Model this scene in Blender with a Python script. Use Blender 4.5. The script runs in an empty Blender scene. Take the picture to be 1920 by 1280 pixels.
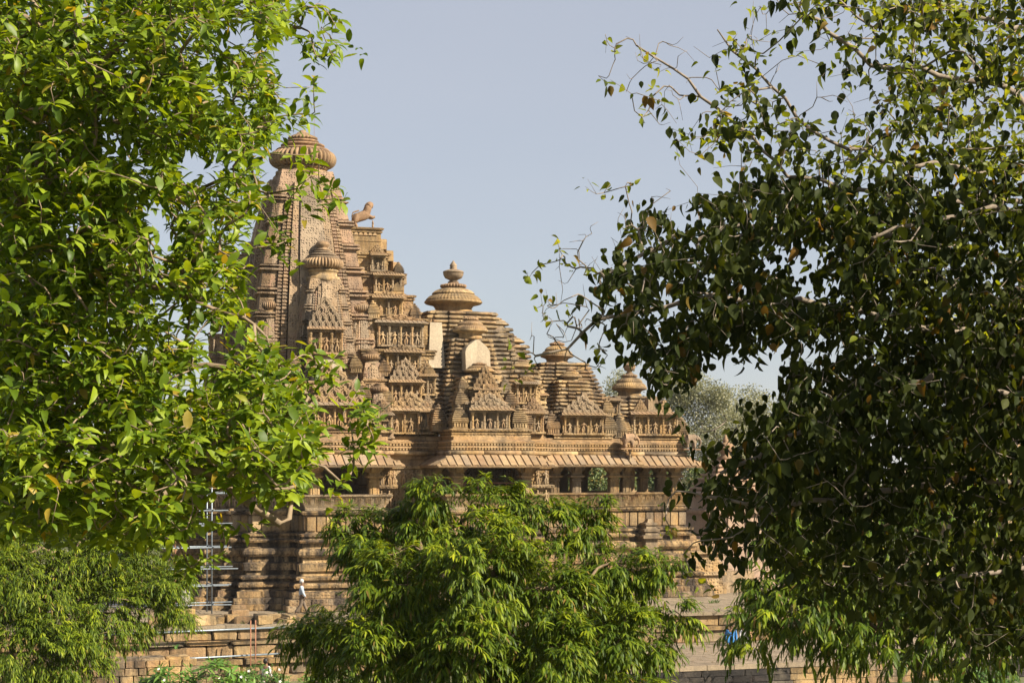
import bpy, bmesh, math, random
import numpy as np
from mathutils import Vector, Matrix
R = math.radians
PI = math.pi
rng = random.Random(7)
nr = np.random.default_rng(11)
S = bpy.context.scene
C = S.collection

# ------------------------------------------------------------------ camera, sky, sun, exposure
EYE = 7.0                        # camera height over the temple terrace (terrace top is z = 0)
FPX = 3230.0                     # focal length in pixels of a 1920 wide frame
cam_d = bpy.data.cameras.new('camera')
cam = bpy.data.objects.new('camera', cam_d)
C.objects.link(cam)
cam.location = (0, 0, EYE)
cam.rotation_euler = (R(90), 0, 0)
cam_d.sensor_width = 36
cam_d.lens = FPX / 1920 * 36
cam_d.shift_y = 240 / 1920
cam_d.clip_start = 0.5
cam_d.clip_end = 6000
S.camera = cam

SUN_EL, SUN_AZ = R(37), R(64)    # azimuth: to the right of straight behind the camera
sun_dir = Vector((math.sin(SUN_AZ) * math.cos(SUN_EL), -math.cos(SUN_AZ) * math.cos(SUN_EL), math.sin(SUN_EL)))
world = bpy.data.worlds.new('World')
S.world = world
world.use_nodes = True
wn = world.node_tree.nodes
wl = world.node_tree.links
bg = wn['Background']
sky = wn.new('ShaderNodeTexSky')
sky.sky_type = 'NISHITA'
sky.sun_disc = False
sky.sun_elevation = SUN_EL
sky.sun_rotation = PI - SUN_AZ
sky.altitude = 200
sky.air_density = 1.0
sky.dust_density = 0.5
sky.ozone_density = 1.0
veil = wn.new('ShaderNodeMix')                 # the even whitish veil of a hazy day over the clear sky
veil.data_type = 'RGBA'
veil.inputs[0].default_value = 0.72
wl.new(sky.outputs[0], veil.inputs[6])
tcw = wn.new('ShaderNodeTexCoord')
cl_n = wn.new('ShaderNodeTexNoise')            # barely visible unevenness of the haze
cl_n.inputs['Scale'].default_value = 2.2
cl_n.inputs['Detail'].default_value = 4
mpw = wn.new('ShaderNodeMapping')
mpw.inputs['Scale'].default_value = (1, 1, 3)
wl.new(tcw.outputs['Generated'], mpw.inputs[0])
wl.new(mpw.outputs[0], cl_n.inputs['Vector'])
crw = wn.new('ShaderNodeValToRGB')
crw.color_ramp.elements[0].position = .3
crw.color_ramp.elements[0].color = (.345, .360, .402, 1)
crw.color_ramp.elements[1].position = .7
crw.color_ramp.elements[1].color = (.385, .388, .420, 1)
wl.new(cl_n.outputs['Fac'], crw.inputs[0])
vsc = wn.new('ShaderNodeVectorMath')
vsc.operation = 'SCALE'
vsc.inputs['Scale'].default_value = 10
wl.new(crw.outputs[0], vsc.inputs[0])
wl.new(vsc.outputs[0], veil.inputs[7])
wl.new(veil.outputs[2], bg.inputs[0])
bg.inputs[1].default_value = 0.0615
sl = bpy.data.lights.new('sun', 'SUN')
sl.energy = 5.0
sl.angle = R(0.5)
sl.color = (1.0, 0.88, 0.70)
so = bpy.data.objects.new('sun', sl)
C.objects.link(so)
so.rotation_euler = sun_dir.to_track_quat('Z', 'Y').to_euler()
S.view_settings.view_transform = 'Standard'
S.view_settings.look = 'None'
S.view_settings.exposure = 1.27
S.view_settings.gamma = 1.0
S.view_settings.use_curve_mapping = False
S.render.engine = 'CYCLES'
S.cycles.max_bounces = 6
S.cycles.diffuse_bounces = 3
S.cycles.transmission_bounces = 4
S.cycles.transparent_max_bounces = 4


# ------------------------------------------------------------------ helpers
def P2W(px, py, Y):
    return Vector(((px - 960) / FPX * Y, Y, EYE - (py - 880) / FPX * Y))


def link(name, data, parent=None, loc=(0, 0, 0), rz=0.0, scale=None):
    o = bpy.data.objects.new(name, data)
    C.objects.link(o)
    o.location = loc
    if rz:
        o.rotation_euler = (0, 0, rz)
    if scale is not None:
        o.scale = scale
    if parent is not None:
        o.parent = parent
    return o


def tag(o, label=None, cat=None, group=None, kind=None):
    if label: o['label'] = label
    if cat: o['category'] = cat
    if group: o['group'] = group
    if kind: o['kind'] = kind
    return o


class MB:
    def __init__(self):
        self.v = []
        self.f = []

    def box(self, x0, x1, y0, y1, z0, z1, M=None):
        b = len(self.v)
        pts = [(x, y, z) for z in (z0, z1) for (x, y) in ((x0, y0), (x1, y0), (x1, y1), (x0, y1))]
        if M is not None:
            pts = [tuple(M @ Vector(p)) for p in pts]
        self.v += pts
        self.f += [tuple(b + i for i in q) for q in ((3, 2, 1, 0), (4, 5, 6, 7), (0, 1, 5, 4), (1, 2, 6, 5), (2, 3, 7, 6), (3, 0, 4, 7))]
        return self

    def add(self, vs, fs, M=None):
        b = len(self.v)
        self.v += [tuple(M @ Vector(p)) if M is not None else tuple(p) for p in vs]
        self.f += [tuple(b + i for i in q) for q in fs]
        return self

    def lathe(self, prof, cx=0, cy=0, n=24, ribs=None):
        """prof: list of (r, z) or (r, z, rib)"""
        b = len(self.v)
        m = len(prof)
        for p in prof:
            r, z = p[0], p[1]
            rb = p[2] if len(p) > 2 else 0
            for k in range(n):
                a = 2 * PI * k / n
                rr = r
                if rb and ribs:
                    rr = r * (1 - rb * (1 - abs(math.sin(a * ribs / 2)) ** 0.6))
                self.v.append((cx + rr * math.cos(a), cy + rr * math.sin(a), z))
        for i in range(m - 1):
            for k in range(n):
                k2 = (k + 1) % n
                self.f.append((b + i * n + k, b + i * n + k2, b + (i + 1) * n + k2, b + (i + 1) * n + k))
        self.f.append(tuple(b + k for k in reversed(range(n))))
        self.f.append(tuple(b + (m - 1) * n + k for k in range(n)))
        return self

    def rings(self, poly, prof, cap=True, bottom=False):
        """rectilinear CCW polygon offset outward along a (z, off) profile"""
        b = len(self.v)
        n = len(poly)
        nrm = []
        for i in range(n):
            (x0, y0), (x1, y1) = poly[i], poly[(i + 1) % n]
            l = math.hypot(x1 - x0, y1 - y0) or 1
            nrm.append(((y1 - y0) / l, -(x1 - x0) / l))
        for z, off in prof:
            for i in range(n):
                a, c = nrm[i - 1], nrm[i]
                if abs(a[0] * c[0] + a[1] * c[1]) > .9:
                    ox, oy = c
                else:
                    ox, oy = a[0] + c[0], a[1] + c[1]
                self.v.append((poly[i][0] + ox * off, poly[i][1] + oy * off, z))
        for j in range(len(prof) - 1):
            for i in range(n):
                i2 = (i + 1) % n
                self.f.append((b + j * n + i, b + j * n + i2, b + (j + 1) * n + i2, b + (j + 1) * n + i))
        if cap:
            self.f.append(tuple(b + (len(prof) - 1) * n + i for i in range(n)))
        if bottom:
            self.f.append(tuple(b + i for i in reversed(range(n))))
        return self

    def tube(self, pts, rads, n=5):
        b = len(self.v)
        m = len(pts)
        pts = [Vector(p) for p in pts]
        up = Vector((0.31, 0.17, 0.93))
        for i, p in enumerate(pts):
            t = (pts[min(i + 1, m - 1)] - pts[max(i - 1, 0)])
            if t.length < 1e-9:
                t = Vector((0, 0, 1))
            t.normalize()
            s = t.cross(up)
            if s.length < 1e-3:
                s = t.cross(Vector((1, 0, 0)))
            s.normalize()
            q = t.cross(s)
            r = rads[i] if hasattr(rads, '__len__') else rads
            for k in range(n):
                a = 2 * PI * k / n
                self.v.append(tuple(p + s * (r * math.cos(a)) + q * (r * math.sin(a))))
        for i in range(m - 1):
            for k in range(n):
                k2 = (k + 1) % n
                self.f.append((b + i * n + k, b + (i + 1) * n + k, b + (i + 1) * n + k2, b + i * n + k2))
        self.f.append(tuple(b + k for k in range(n)))
        self.f.append(tuple(b + (m - 1) * n + k for k in reversed(range(n))))
        return self

    def mesh(self, name, mat, smooth=False):
        me = bpy.data.meshes.new(name)
        me.from_pydata(self.v, [], self.f)
        if mat: me.materials.append(mat)
        if smooth: me.shade_smooth()
        return me

    def build(self, name, mat, parent=None, smooth=False, loc=(0, 0, 0), rz=0):
        return link(name, self.mesh(name, mat, smooth), parent, loc, rz)


def np_mesh(name, V, F, mat, smooth=False):
    """V (n,3), F (m,k) arrays, all faces with k corners"""
    me = bpy.data.meshes.new(name)
    m, k = F.shape
    me.vertices.add(len(V))
    me.vertices.foreach_set('co', np.ascontiguousarray(V, dtype=np.float32).ravel())
    me.loops.add(m * k)
    me.loops.foreach_set('vertex_index', np.ascontiguousarray(F, dtype=np.int32).ravel())
    me.polygons.add(m)
    me.polygons.foreach_set('loop_start', np.arange(0, m * k, k, dtype=np.int32))
    me.update(calc_edges=True)
    me.materials.append(mat)
    if smooth: me.shade_smooth()
    return me


def skin_mesh(name, nodes, edges, mat, sub=1, root=0):
    """continuous skinned body: nodes [(x,y,z,r)] or (x,y,z,rx,ry)"""
    me = bpy.data.meshes.new(name)
    me.from_pydata([n[:3] for n in nodes], edges, [])
    o = bpy.data.objects.new(name, me)
    C.objects.link(o)
    md = o.modifiers.new('skin', 'SKIN')
    md.use_smooth_shade = True
    if not me.skin_vertices:
        me.skin_vertices.new()
    for i, n in enumerate(nodes):
        sv = me.skin_vertices[0].data[i]
        sv.radius = (n[3], n[4] if len(n) > 4 else n[3])
        sv.use_root = (i == root)
    ms = o.modifiers.new('sub', 'SUBSURF')
    ms.levels = sub
    ms.render_levels = sub
    dg = bpy.context.evaluated_depsgraph_get()
    out = bpy.data.meshes.new_from_object(o.evaluated_get(dg))
    out.name = name
    out.materials.clear()
    out.materials.append(mat)
    bpy.data.objects.remove(o)
    bpy.data.meshes.remove(me)
    return out


# ------------------------------------------------------------------ materials
def new_mat(name):
    m = bpy.data.materials.new(name)
    m.use_nodes = True
    nt = m.node_tree
    return m, nt, nt.nodes, nt.links, nt.nodes['Principled BSDF']


def node(N, t, **kw):
    n = N.new(t)
    for k, v in kw.items():
        setattr(n, k, v)
    return n


def noise(N, L, vec, scale, detail=5, rough=.6, stretch=None):
    if stretch:
        mp = N.new('ShaderNodeMapping')
        mp.inputs['Scale'].default_value = stretch
        L.new(vec, mp.inputs['Vector'])
        vec = mp.outputs[0]
    t = N.new('ShaderNodeTexNoise')
    t.inputs['Scale'].default_value = scale
    t.inputs['Detail'].default_value = detail
    t.inputs['Roughness'].default_value = rough
    L.new(vec, t.inputs['Vector'])
    return t.outputs['Fac']


def ramp(N, L, fac, stops):
    r = N.new('ShaderNodeValToRGB')
    e = r.color_ramp.elements
    while len(e) < len(stops):
        e.new(0.5)
    for i, (p, c) in enumerate(stops):
        e[i].position = p
        e[i].color = c if len(c) == 4 else (*c, 1)
    L.new(fac, r.inputs[0])
    return r.outputs[0]


def mixc(N, L, fac, a, b, mode='MIX'):
    m = N.new('ShaderNodeMix')
    m.data_type = 'RGBA'
    m.blend_type = mode
    for s, v in ((m.inputs[0], fac), (m.inputs[6], a), (m.inputs[7], b)):
        if hasattr(v, 'is_output'):
            L.new(v, s)
        else:
            s.default_value = v if not isinstance(v, tuple) or len(v) == 4 else (*v, 1)
    return m.outputs[2]


def math_n(N, L, op, a, b=None):
    m = N.new('ShaderNodeMath')
    m.operation = op
    for i, v in enumerate((a, b)):
        if v is None: continue
        if hasattr(v, 'is_output'):
            L.new(v, m.inputs[i])
        else:
            m.inputs[i].default_value = v
    return m.outputs[0]


def stone_mat(name, a, b, dark, grime=.5, top=.5, carve=0.0, carve_scale=7.0, bump=.5, vary=.3, red=(.26, .145, .085), g_lo=.435):
    m, nt, N, L, pb = new_mat(name)
    geo = N.new('ShaderNodeNewGeometry')
    pos = geo.outputs['Position']
    oi = N.new('ShaderNodeObjectInfo')
    base = mixc(N, L, ramp(N, L, noise(N, L, pos, .8, 4), [(.36, (0, 0, 0)), (.66, (1, 1, 1))]), a, b)
    base = mixc(N, L, ramp(N, L, noise(N, L, pos, 1.7, 3), [(.56, (0, 0, 0)), (.72, (.6, .6, .6))]), base, red)
    # per stone tint
    rv = math_n(N, L, 'MULTIPLY_ADD', oi.outputs['Random'], vary)
    rv.node.inputs[2].default_value = 1 - vary * .55
    base = mixc(N, L, 1.0, base, rv, 'MULTIPLY')
    # odd blocks: some pinker, some grey; broad greyed areas of old lichen
    r2 = math_n(N, L, 'FRACT', math_n(N, L, 'MULTIPLY', oi.outputs['Random'], 7.31))
    base = mixc(N, L, ramp(N, L, r2, [(.80, (0, 0, 0)), (.82, (.4, .4, .4))]), base, tuple(x * y for x, y in zip(red, (1.2, 1.3, 1.25))))
    base = mixc(N, L, ramp(N, L, r2, [(.14, (.5, .5, .5)), (.16, (0, 0, 0))]), base, (.25, .215, .17))
    gl = noise(N, L, pos, .55, 6, .7)
    base = mixc(N, L, ramp(N, L, gl, [(.50, (0, 0, 0)), (.64, (.45, .45, .45))]), base, (.20, .172, .134))
    # black weathering streaks
    st = noise(N, L, pos, 1.0, 6, .65, stretch=(1.6, 1.6, .3))
    base = mixc(N, L, math_n(N, L, 'MULTIPLY', ramp(N, L, st, [(g_lo, (0, 0, 0)), (g_lo + .2, (1, 1, 1))]), grime), base, dark)
    sep = N.new('ShaderNodeSeparateXYZ')
    L.new(geo.outputs['Normal'], sep.inputs[0])
    up = math_n(N, L, 'MULTIPLY', ramp(N, L, sep.outputs[2], [(.35, (0, 0, 0)), (.9, (1, 1, 1))]), top)
    up = math_n(N, L, 'MULTIPLY', up, ramp(N, L, noise(N, L, pos, 2.3, 5), [(.35, (0, 0, 0)), (.6, (1, 1, 1))]))
    base = mixc(N, L, up, base, dark)
    fine = noise(N, L, pos, 14, 4, .7)
    base = mixc(N, L, .55, base, ramp(N, L, fine, [(.3, (.55, .55, .55)), (.7, (1.35, 1.3, 1.25))]), 'MULTIPLY')
    h = math_n(N, L, 'ADD', noise(N, L, pos, 7, 6, .7), math_n(N, L, 'MULTIPLY', noise(N, L, pos, 28, 3), .5))
    if carve:
        vo = N.new('ShaderNodeTexVoronoi')
        vo.inputs['Scale'].default_value = carve_scale
        vo.inputs['Randomness'].default_value = .5
        mp = N.new('ShaderNodeMapping')
        mp.inputs['Rotation'].default_value = (0, 0, -R(18))
        L.new(pos, mp.inputs[0])
        L.new(mp.outputs[0], vo.inputs['Vector'])
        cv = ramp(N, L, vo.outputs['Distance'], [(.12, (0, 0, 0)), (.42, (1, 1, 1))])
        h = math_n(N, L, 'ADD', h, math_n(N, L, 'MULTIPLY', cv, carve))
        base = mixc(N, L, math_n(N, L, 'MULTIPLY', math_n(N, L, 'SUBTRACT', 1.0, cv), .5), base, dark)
    bp = N.new('ShaderNodeBump')
    bp.inputs['Strength'].default_value = bump
    bp.inputs['Distance'].default_value = .06
    L.new(h, bp.inputs['Height'])
    L.new(bp.outputs[0], pb.inputs['Normal'])
    L.new(base, pb.inputs['Base Color'])
    pb.inputs['Roughness'].default_value = .9
    pb.inputs['Specular IOR Level'].default_value = .15
    return m


def leaf_mat(name, c_lo, c_mid, c_hi, odd=None, odd_at=.93, rough=.42, trans=.38, t_tint=(1.5, 1.35, .5), spec=.4):
    m, nt, N, L, pb = new_mat(name)
    geo = N.new('ShaderNodeNewGeometry')
    oi = N.new('ShaderNodeObjectInfo')
    r = math_n(N, L, 'FRACT', math_n(N, L, 'ADD', geo.outputs['Random Per Island'], oi.outputs['Random']))
    stops = [(0, c_lo), (.45, c_mid), (.88, c_hi)]
    if odd: stops += [(odd_at, c_hi), (odd_at + .02, odd)]
    col = ramp(N, L, r, stops)
    patch = noise(N, L, geo.outputs['Position'], 1.3, 2)
    col = mixc(N, L, 1.0, col, ramp(N, L, patch, [(.3, (.75, .8, .8)), (.7, (1.2, 1.15, 1.0))]), 'MULTIPLY')
    vein = noise(N, L, geo.outputs['Position'], 40, 2)
    col = mixc(N, L, .35, col, ramp(N, L, vein, [(.3, (.7, .7, .7)), (.7, (1.3, 1.3, 1.3))]), 'MULTIPLY')
    L.new(col, pb.inputs['Base Color'])
    pb.inputs['Roughness'].default_value = rough
    pb.inputs['Specular IOR Level'].default_value = spec
    tr = N.new('ShaderNodeBsdfTranslucent')
    L.new(mixc(N, L, 1.0, col, (*t_tint, 1), 'MULTIPLY'), tr.inputs['Color'])
    mx = N.new('ShaderNodeMixShader')
    mx.inputs[0].default_value = trans
    L.new(pb.outputs[0], mx.inputs[1])
    L.new(tr.outputs[0], mx.inputs[2])
    L.new(mx.outputs[0], nt.nodes['Material Output'].inputs['Surface'])
    return m


def plain_mat(name, col, rough=.8, var=.25, scale=6, metal=0.0, bump=.3, bscale=20, spec=.3):
    m, nt, N, L, pb = new_mat(name)
    geo = N.new('ShaderNodeNewGeometry')
    f = noise(N, L, geo.outputs['Position'], scale, 5)
    c = mixc(N, L, 1.0, (*col, 1), ramp(N, L, f, [(.25, (1 - var,) * 3), (.75, (1 + var,) * 3)]), 'MULTIPLY')
    L.new(c, pb.inputs['Base Color'])
    pb.inputs['Roughness'].default_value = rough
    pb.inputs['Metallic'].default_value = metal
    pb.inputs['Specular IOR Level'].default_value = spec
    bp = N.new('ShaderNodeBump')
    bp.inputs['Strength'].default_value = bump
    bp.inputs['Distance'].default_value = .02
    L.new(noise(N, L, geo.outputs['Position'], bscale, 5), bp.inputs['Height'])
    L.new(bp.outputs[0], pb.inputs['Normal'])
    return m


OCH, TAN, DRK = (.345, .22, .093), (.435, .32, .178), (.05, .042, .036)
M_wall = stone_mat('sandstone', OCH, TAN, DRK, grime=.7, top=.6, carve=.8, carve_scale=5.5, bump=.9)
M_plain = stone_mat('sandstone_plain', OCH, TAN, DRK, grime=.65, top=.6, bump=.75, vary=.5)
M_roof = stone_mat('sandstone_roof', (.33, .217, .10), (.42, .315, .178), (.042, .036, .032), grime=.8, top=.9, bump=.7, vary=.5)
M_spire = stone_mat('spire_stone', (.30, .21, .125), (.355, .268, .178), (.08, .065, .056), grime=.45, top=.3, carve=1.3, carve_scale=7.5, bump=.9, red=(.33, .20, .15))
M_groove = stone_mat('spire_corner_stone', (.30, .205, .12), (.355, .262, .172), (.08, .065, .056), grime=.55, top=.4, carve=.7, carve_scale=8, bump=.8, red=(.31, .18, .13))
M_amal = stone_mat('amalaka_stone', (.275, .18, .10), (.325, .232, .138), (.07, .052, .042), grime=.65, top=.5, bump=.4)
M_plinth = stone_mat('stained_shaded_plinth_stone', OCH, TAN, (.04, .034, .03), grime=.95, top=.8, g_lo=.39, carve=.5, carve_scale=5.5, bump=.9)  # black staining, deepened all round to stand in for shade at the west end
M_fig = stone_mat('figure_stone', (.335, .225, .118), (.37, .275, .162), (.10, .07, .05), grime=.4, top=.2, bump=.4, vary=.4)
M_patch = stone_mat('repair_stone', (.40, .34, .245), (.44, .375, .275), (.24, .19, .14), grime=.5, top=.2, bump=.35, red=(.43, .35, .25))
M_slate = stone_mat('eave_stone', (.275, .185, .10), (.335, .24, .138), (.10, .075, .06), grime=.4, top=.2, bump=.35, vary=.3)
M_terr = stone_mat('terrace_stone', (.34, .22, .095), (.40, .30, .165), (.045, .04, .034), grime=.9, top=.85, bump=.8, vary=.6)
M_black = stone_mat('near_black_stone', (.030, .028, .028), (.045, .040, .036), (.02, .02, .022), grime=.7, top=.2, bump=.9, vary=.6, red=(.06, .045, .04))
M_statue = stone_mat('statue_stone', (.27, .17, .10), (.31, .21, .13), (.10, .07, .05), grime=.5, top=.4, bump=.35)
M_shrine = stone_mat('shrine_stone', (.37, .27, .20), (.41, .31, .235), (.18, .13, .10), grime=.4, top=.3, bump=.3)
M_bark = plain_mat('bark', (.16, .115, .07), .9, .45, 9, bump=.8)
M_twig = plain_mat('twig_bark', (.20, .15, .10), .85, .4, 14)
M_twigr = plain_mat('grey_bark', (.20, .165, .13), .85, .45, 14)
M_pipe = plain_mat('galvanised_pipe', (.20, .235, .27), .45, .25, 8, metal=.6)
M_rust = plain_mat('rusty_pipe', (.25, .12, .07), .8, .35, 8)

# ------------------------------------------------------------------ shared stone meshes
def chamfer_box(name, mat, seed, ch=.06, jit=.02):
    """unit block centred at origin, bevelled, slightly uneven"""
    r = random.Random(seed)
    bm = bmesh.new()
    bmesh.ops.create_cube(bm, size=1)
    bmesh.ops.bevel(bm, geom=bm.edges[:], offset=ch, segments=1, affect='EDGES')
    for v in bm.verts:
        v.co += Vector((r.uniform(-jit, jit) for _ in range(3)))
    me = bpy.data.meshes.new(name)
    bm.to_mesh(me)
    bm.free()
    me.materials.append(mat)
    return me


def lip_stone(name, mat, seed):
    """unit roof stone: x -.5..+.5 along the course, y 0 (inside) .. -1 (lip), z 0..1"""
    r = random.Random(seed)
    prof = [(0, 0), (-.82, 0), (-.97, .10), (-1.0, .34), (-.93, .62), (-.72, .86), (0, 1.0)]
    v, f = [], []
    xs = (-.5, -.46, .46, .5)
    n = len(prof)
    for i, x in enumerate(xs):
        s = .93 if i in (0, 3) else 1
        for (y, z) in prof:
            v.append((x, y * s + r.uniform(-.025, .025), .5 + (z - .5) * s + r.uniform(-.03, .03)))
    for i in range(3):
        for k in range(n):
            k2 = (k + 1) % n
            f.append((i * n + k, i * n + k2, (i + 1) * n + k2, (i + 1) * n + k))
    f.append(tuple(reversed(range(n))))
    f.append(tuple(3 * n + k for k in range(n)))
    me = bpy.data.meshes.new(name)
    me.from_pydata(v, [], f)
    me.materials.append(mat)
    return me


def flip(me):
    bm = bmesh.new()
    bm.from_mesh(me)
    bmesh.ops.recalc_face_normals(bm, faces=bm.faces)
    bm.to_mesh(me)
    bm.free()
    return me


LIP = [flip(lip_stone('roof_stone', M_roof, i)) for i in range(5)]
BLK = [chamfer_box('stone', M_plain, i) for i in range(4)]
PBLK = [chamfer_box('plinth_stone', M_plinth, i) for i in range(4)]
TBLK = [chamfer_box('terrace_stone', M_terr, 20 + i, .07, .035) for i in range(5)]
KBLK = [chamfer_box('black_stone', M_black, 40 + i, .07, .03) for i in range(4)]


def joined(name, items, mat, parent):
    """items: (mesh, Matrix) -> one mesh object of kind stuff"""
    if not items: return None
    mb = MB()
    cache = {}
    for me, M in items:
        if me.name not in cache:
            cache[me.name] = ([v.co.copy() for v in me.vertices], [tuple(p.vertices) for p in me.polygons])
        vs, fs = cache[me.name]
        mb.add(vs, fs, M)
    o = mb.build(name, mat, parent)
    o['kind'] = 'stuff'
    return o


def place(items, name, parent, mat, limit=290, stuff_name=None):
    """items: (mesh, loc, rz, scale, priority).  The first `limit` by priority are parts of their own, the rest one stuff part"""
    items = sorted(items, key=lambda t: -t[4])
    out = []
    for me, loc, rz, sc, pr in items[:limit]:
        if pr < 0: break
        out.append(link(name, me, parent, loc, rz, sc))
    rest = items[len(out):]
    joined(stuff_name or name + '_rest', [(me, Matrix.LocRotScale(Vector(loc), Matrix.Rotation(rz, 3, 'Z'), Vector(sc))) for me, loc, rz, sc, pr in rest], mat, parent)
    return out


def edge_runs(poly):
    n = len(poly)
    for i in range(n):
        (x0, y0), (x1, y1) = poly[i], poly[(i + 1) % n]
        l = math.hypot(x1 - x0, y1 - y0)
        if l < .02: continue
        d = ((x1 - x0) / l, (y1 - y0) / l)
        yield (x0, y0), d, (d[1], -d[0]), l


def ratha(w, cx=0, cy=0, a=.38, b=.70, p1=.93, p2=.86):
    """square plan with stepped projections, half width w"""
    q = [(-p2, -p2), (-b, -p2), (-b, -p1), (-a, -p1), (-a, -1), (a, -1), (a, -p1), (b, -p1), (b, -p2)]
    out = []
    for k in range(4):
        c, s = [(1, 0), (0, 1), (-1, 0), (0, -1)][k]
        out += [(cx + w * (x * c - y * s), cy + w * (x * s + y * c)) for x, y in q]
    return out


def rect(x0, x1, y0, y1):
    return [(x0, y0), (x1, y0), (x1, y1), (x0, y1)]


# ------------------------------------------------------------------ ground, terrace
ROT = R(18)
AX = Vector((-11.1, 93.0, 0))           # foot of the main spire's axis; local x runs east (right), local -y faces the camera
def W(u, v, z=0):
    """temple frame -> world: u east along the facade, v outward towards the viewer"""
    return Vector((AX.x + u * math.cos(ROT) + v * math.sin(ROT), AX.y + u * math.sin(ROT) - v * math.cos(ROT), z))


m, nt, N, L, pb = new_mat('dry_lawn')
geo = N.new('ShaderNodeNewGeometry')
c = ramp(N, L, noise(N, L, geo.outputs['Position'], .25, 8, .7), [(.35, (.06, .075, .025)), (.55, (.11, .11, .045)), (.7, (.20, .15, .085))])
L.new(c, pb.inputs['Base Color'])
pb.inputs['Roughness'].default_value = .95
M_ground = m
GZ = -2.6
g = MB()
g.f.append((0, 1, 2, 3))
g.v += [(-1200, -200, GZ), (1200, -200, GZ), (1200, 1500, GZ), (-1200, 1500, GZ)]
tag(g.build('ground', M_ground), 'dry grassy lawn around the temple terrace', kind='structure')

# paving material with worn joints for the receding terrace tops
def paving_mat(name, a, b, dark):
    m = stone_mat(name, a, b, dark, grime=.35, top=.35, bump=.6, red=(.28, .215, .155))
    nt = m.node_tree
    N, L = nt.nodes, nt.links
    pb = N['Principled BSDF']
    src = pb.inputs['Base Color'].links[0].from_socket
    geo = N.new('ShaderNodeNewGeometry')
    mp = N.new('ShaderNodeMapping')
    mp.inputs['Rotation'].default_value = (0, 0, -ROT)
    L.new(geo.outputs['Position'], mp.inputs[0])
    br = N.new('ShaderNodeTexBrick')
    br.inputs['Scale'].default_value = 1.0
    br.inputs['Brick Width'].default_value = 1.3
    br.inputs['Row Height'].default_value = .8
    br.inputs['Mortar Size'].default_value = .025
    br.inputs['Color1'].default_value = (.85, .85, .85, 1)
    br.inputs['Color2'].default_value = (1.12, 1.12, 1.12, 1)
    br.inputs['Mortar'].default_value = (.4, .38, .35, 1)
    L.new(mp.outputs[0], br.inputs['Vector'])
    L.new(mixc(N, L, 1.0, src, br.outputs[0], 'MULTIPLY'), pb.inputs['Base Color'])
    return m


M_pave = paving_mat('terrace_paving', (.24, .195, .138), (.30, .24, .17), (.12, .10, .085))

terr = tag(link('stone_terrace', None, loc=AX, rz=ROT), 'long stone terrace of rough ochre blocks carrying the carved temple', 'terrace')
b = MB()
b.rings(rect(-26, 34, -13.75, 12), [(GZ, 0), (-.02, 0)], cap=False)
b.build('core', M_terr, terr)
b = MB()
b.rings(rect(-26.1, 34.1, -14.25, 12.1), [(-.16, 0), (0, 0)], cap=True, bottom=True)
b.build('paving', M_pave, terr)
# facing stones of the terrace front, course by course
items = []
zc = -.17
for ci, (h, out) in enumerate([(.52, .30), (.22, .44), (.60, .30), (.27, .54), (.50, .42), (.42, .55)]):
    u = -20 + rng.uniform(0, .6)
    while u < 24:
        l = rng.uniform(.7, 2.0) * (1.3 if ci in (1, 3) else 1)
        dz = rng.uniform(-.02, .02)
        o = out + rng.uniform(-.09, .06)
        pr = 1 if (-13 < u < 0 or 14 < u < 24) else -1
        items.append((rng.choice(TBLK), (u + l / 2, -13.72 - o / 2 + .05, zc - h / 2 + dz), rng.uniform(-.012, .012), (l - .03, o + .3, h - .02), pr))
        u += l
    zc -= h
place(items, 'stone', terr, M_terr, 290, 'facing_rest')
# loose blocks and a broken upper course on the western end of the terrace edge
for _ in range(34):
    u = rng.uniform(-9.5, -2.6)
    h = rng.uniform(.18, .45) * (1.5 if u < -5 and rng.random() < .4 else 1)
    o = link('stone', rng.choice(TBLK), terr, (u, -rng.uniform(12.2, 13.9), h / 2 - .02), rng.uniform(-.35, .35), (rng.uniform(.4, 1.2), rng.uniform(.4, .9), h))
    o.rotation_euler.x = rng.uniform(-.06, .06)

# lower paved court in front, right hand part
court = tag(link('lower_court', None, loc=AX, rz=ROT), 'lower paved court with a near-black retaining wall below the terrace', 'paved court')
b = MB()
b.rings(rect(7.5, 40, -23.3, -13.9), [(-1.72, 0), (-1.5, 0)], cap=True, bottom=True)
b.build('paving', M_pave, court)
b = MB()
b.rings(rect(7.7, 40, -23.0, -14.0), [(GZ, 0), (-1.73, 0)], cap=False)
b.build('core', M_black, court)
items = []
for ci in range(3):
    for side in (0, 1):
        u = 7.6 if side == 0 else -23
        end = 30 if side == 0 else -15
        while u < end:
            l = rng.uniform(.7, 1.4)
            z = -1.73 - .29 * ci - .145
            pr = 1 if u < 24 or side else -1
            if side == 0:
                ochre_run = u > 16.4  # ochre terrace stones beyond this point, near-black stones before it
                items.append((rng.choice(TBLK if ochre_run else KBLK), (u + l / 2, -23.08, z), rng.uniform(-.01, .01), (l - .03, .4 + rng.uniform(-.06, .05), .28), pr))
            else:
                items.append((rng.choice(KBLK), (7.62, u + l / 2, z), PI / 2, (l - .03, .4, .28), pr))
            u += l
place(items, 'stone', court, M_black, 200)

# ------------------------------------------------------------------ the temple
temple = tag(link('stone_temple', None, loc=AX, rz=ROT), 'large carved golden sandstone temple with one tall spire and stepped hall roofs', 'temple')

def wall_plan():
    """stepped walls without balconies"""
    f = [(-5.6, -3.9), (-4.75, -3.9), (-4.75, -4.75), (-3.9, -4.75), (-3.9, -5.6), (-1.2, -5.6), (-1.2, -3.6), (2.2, -3.6), (2.2, -5.6), (3.4, -5.6), (3.4, -4.9), (6.3, -4.9), (6.3, -2.8), (10.2, -2.8), (10.2, -4.9), (10.6, -4.9), (10.6, -5.5), (12, -5.5)]
    return f + [(x, -y) for x, y in reversed(f)]


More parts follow.
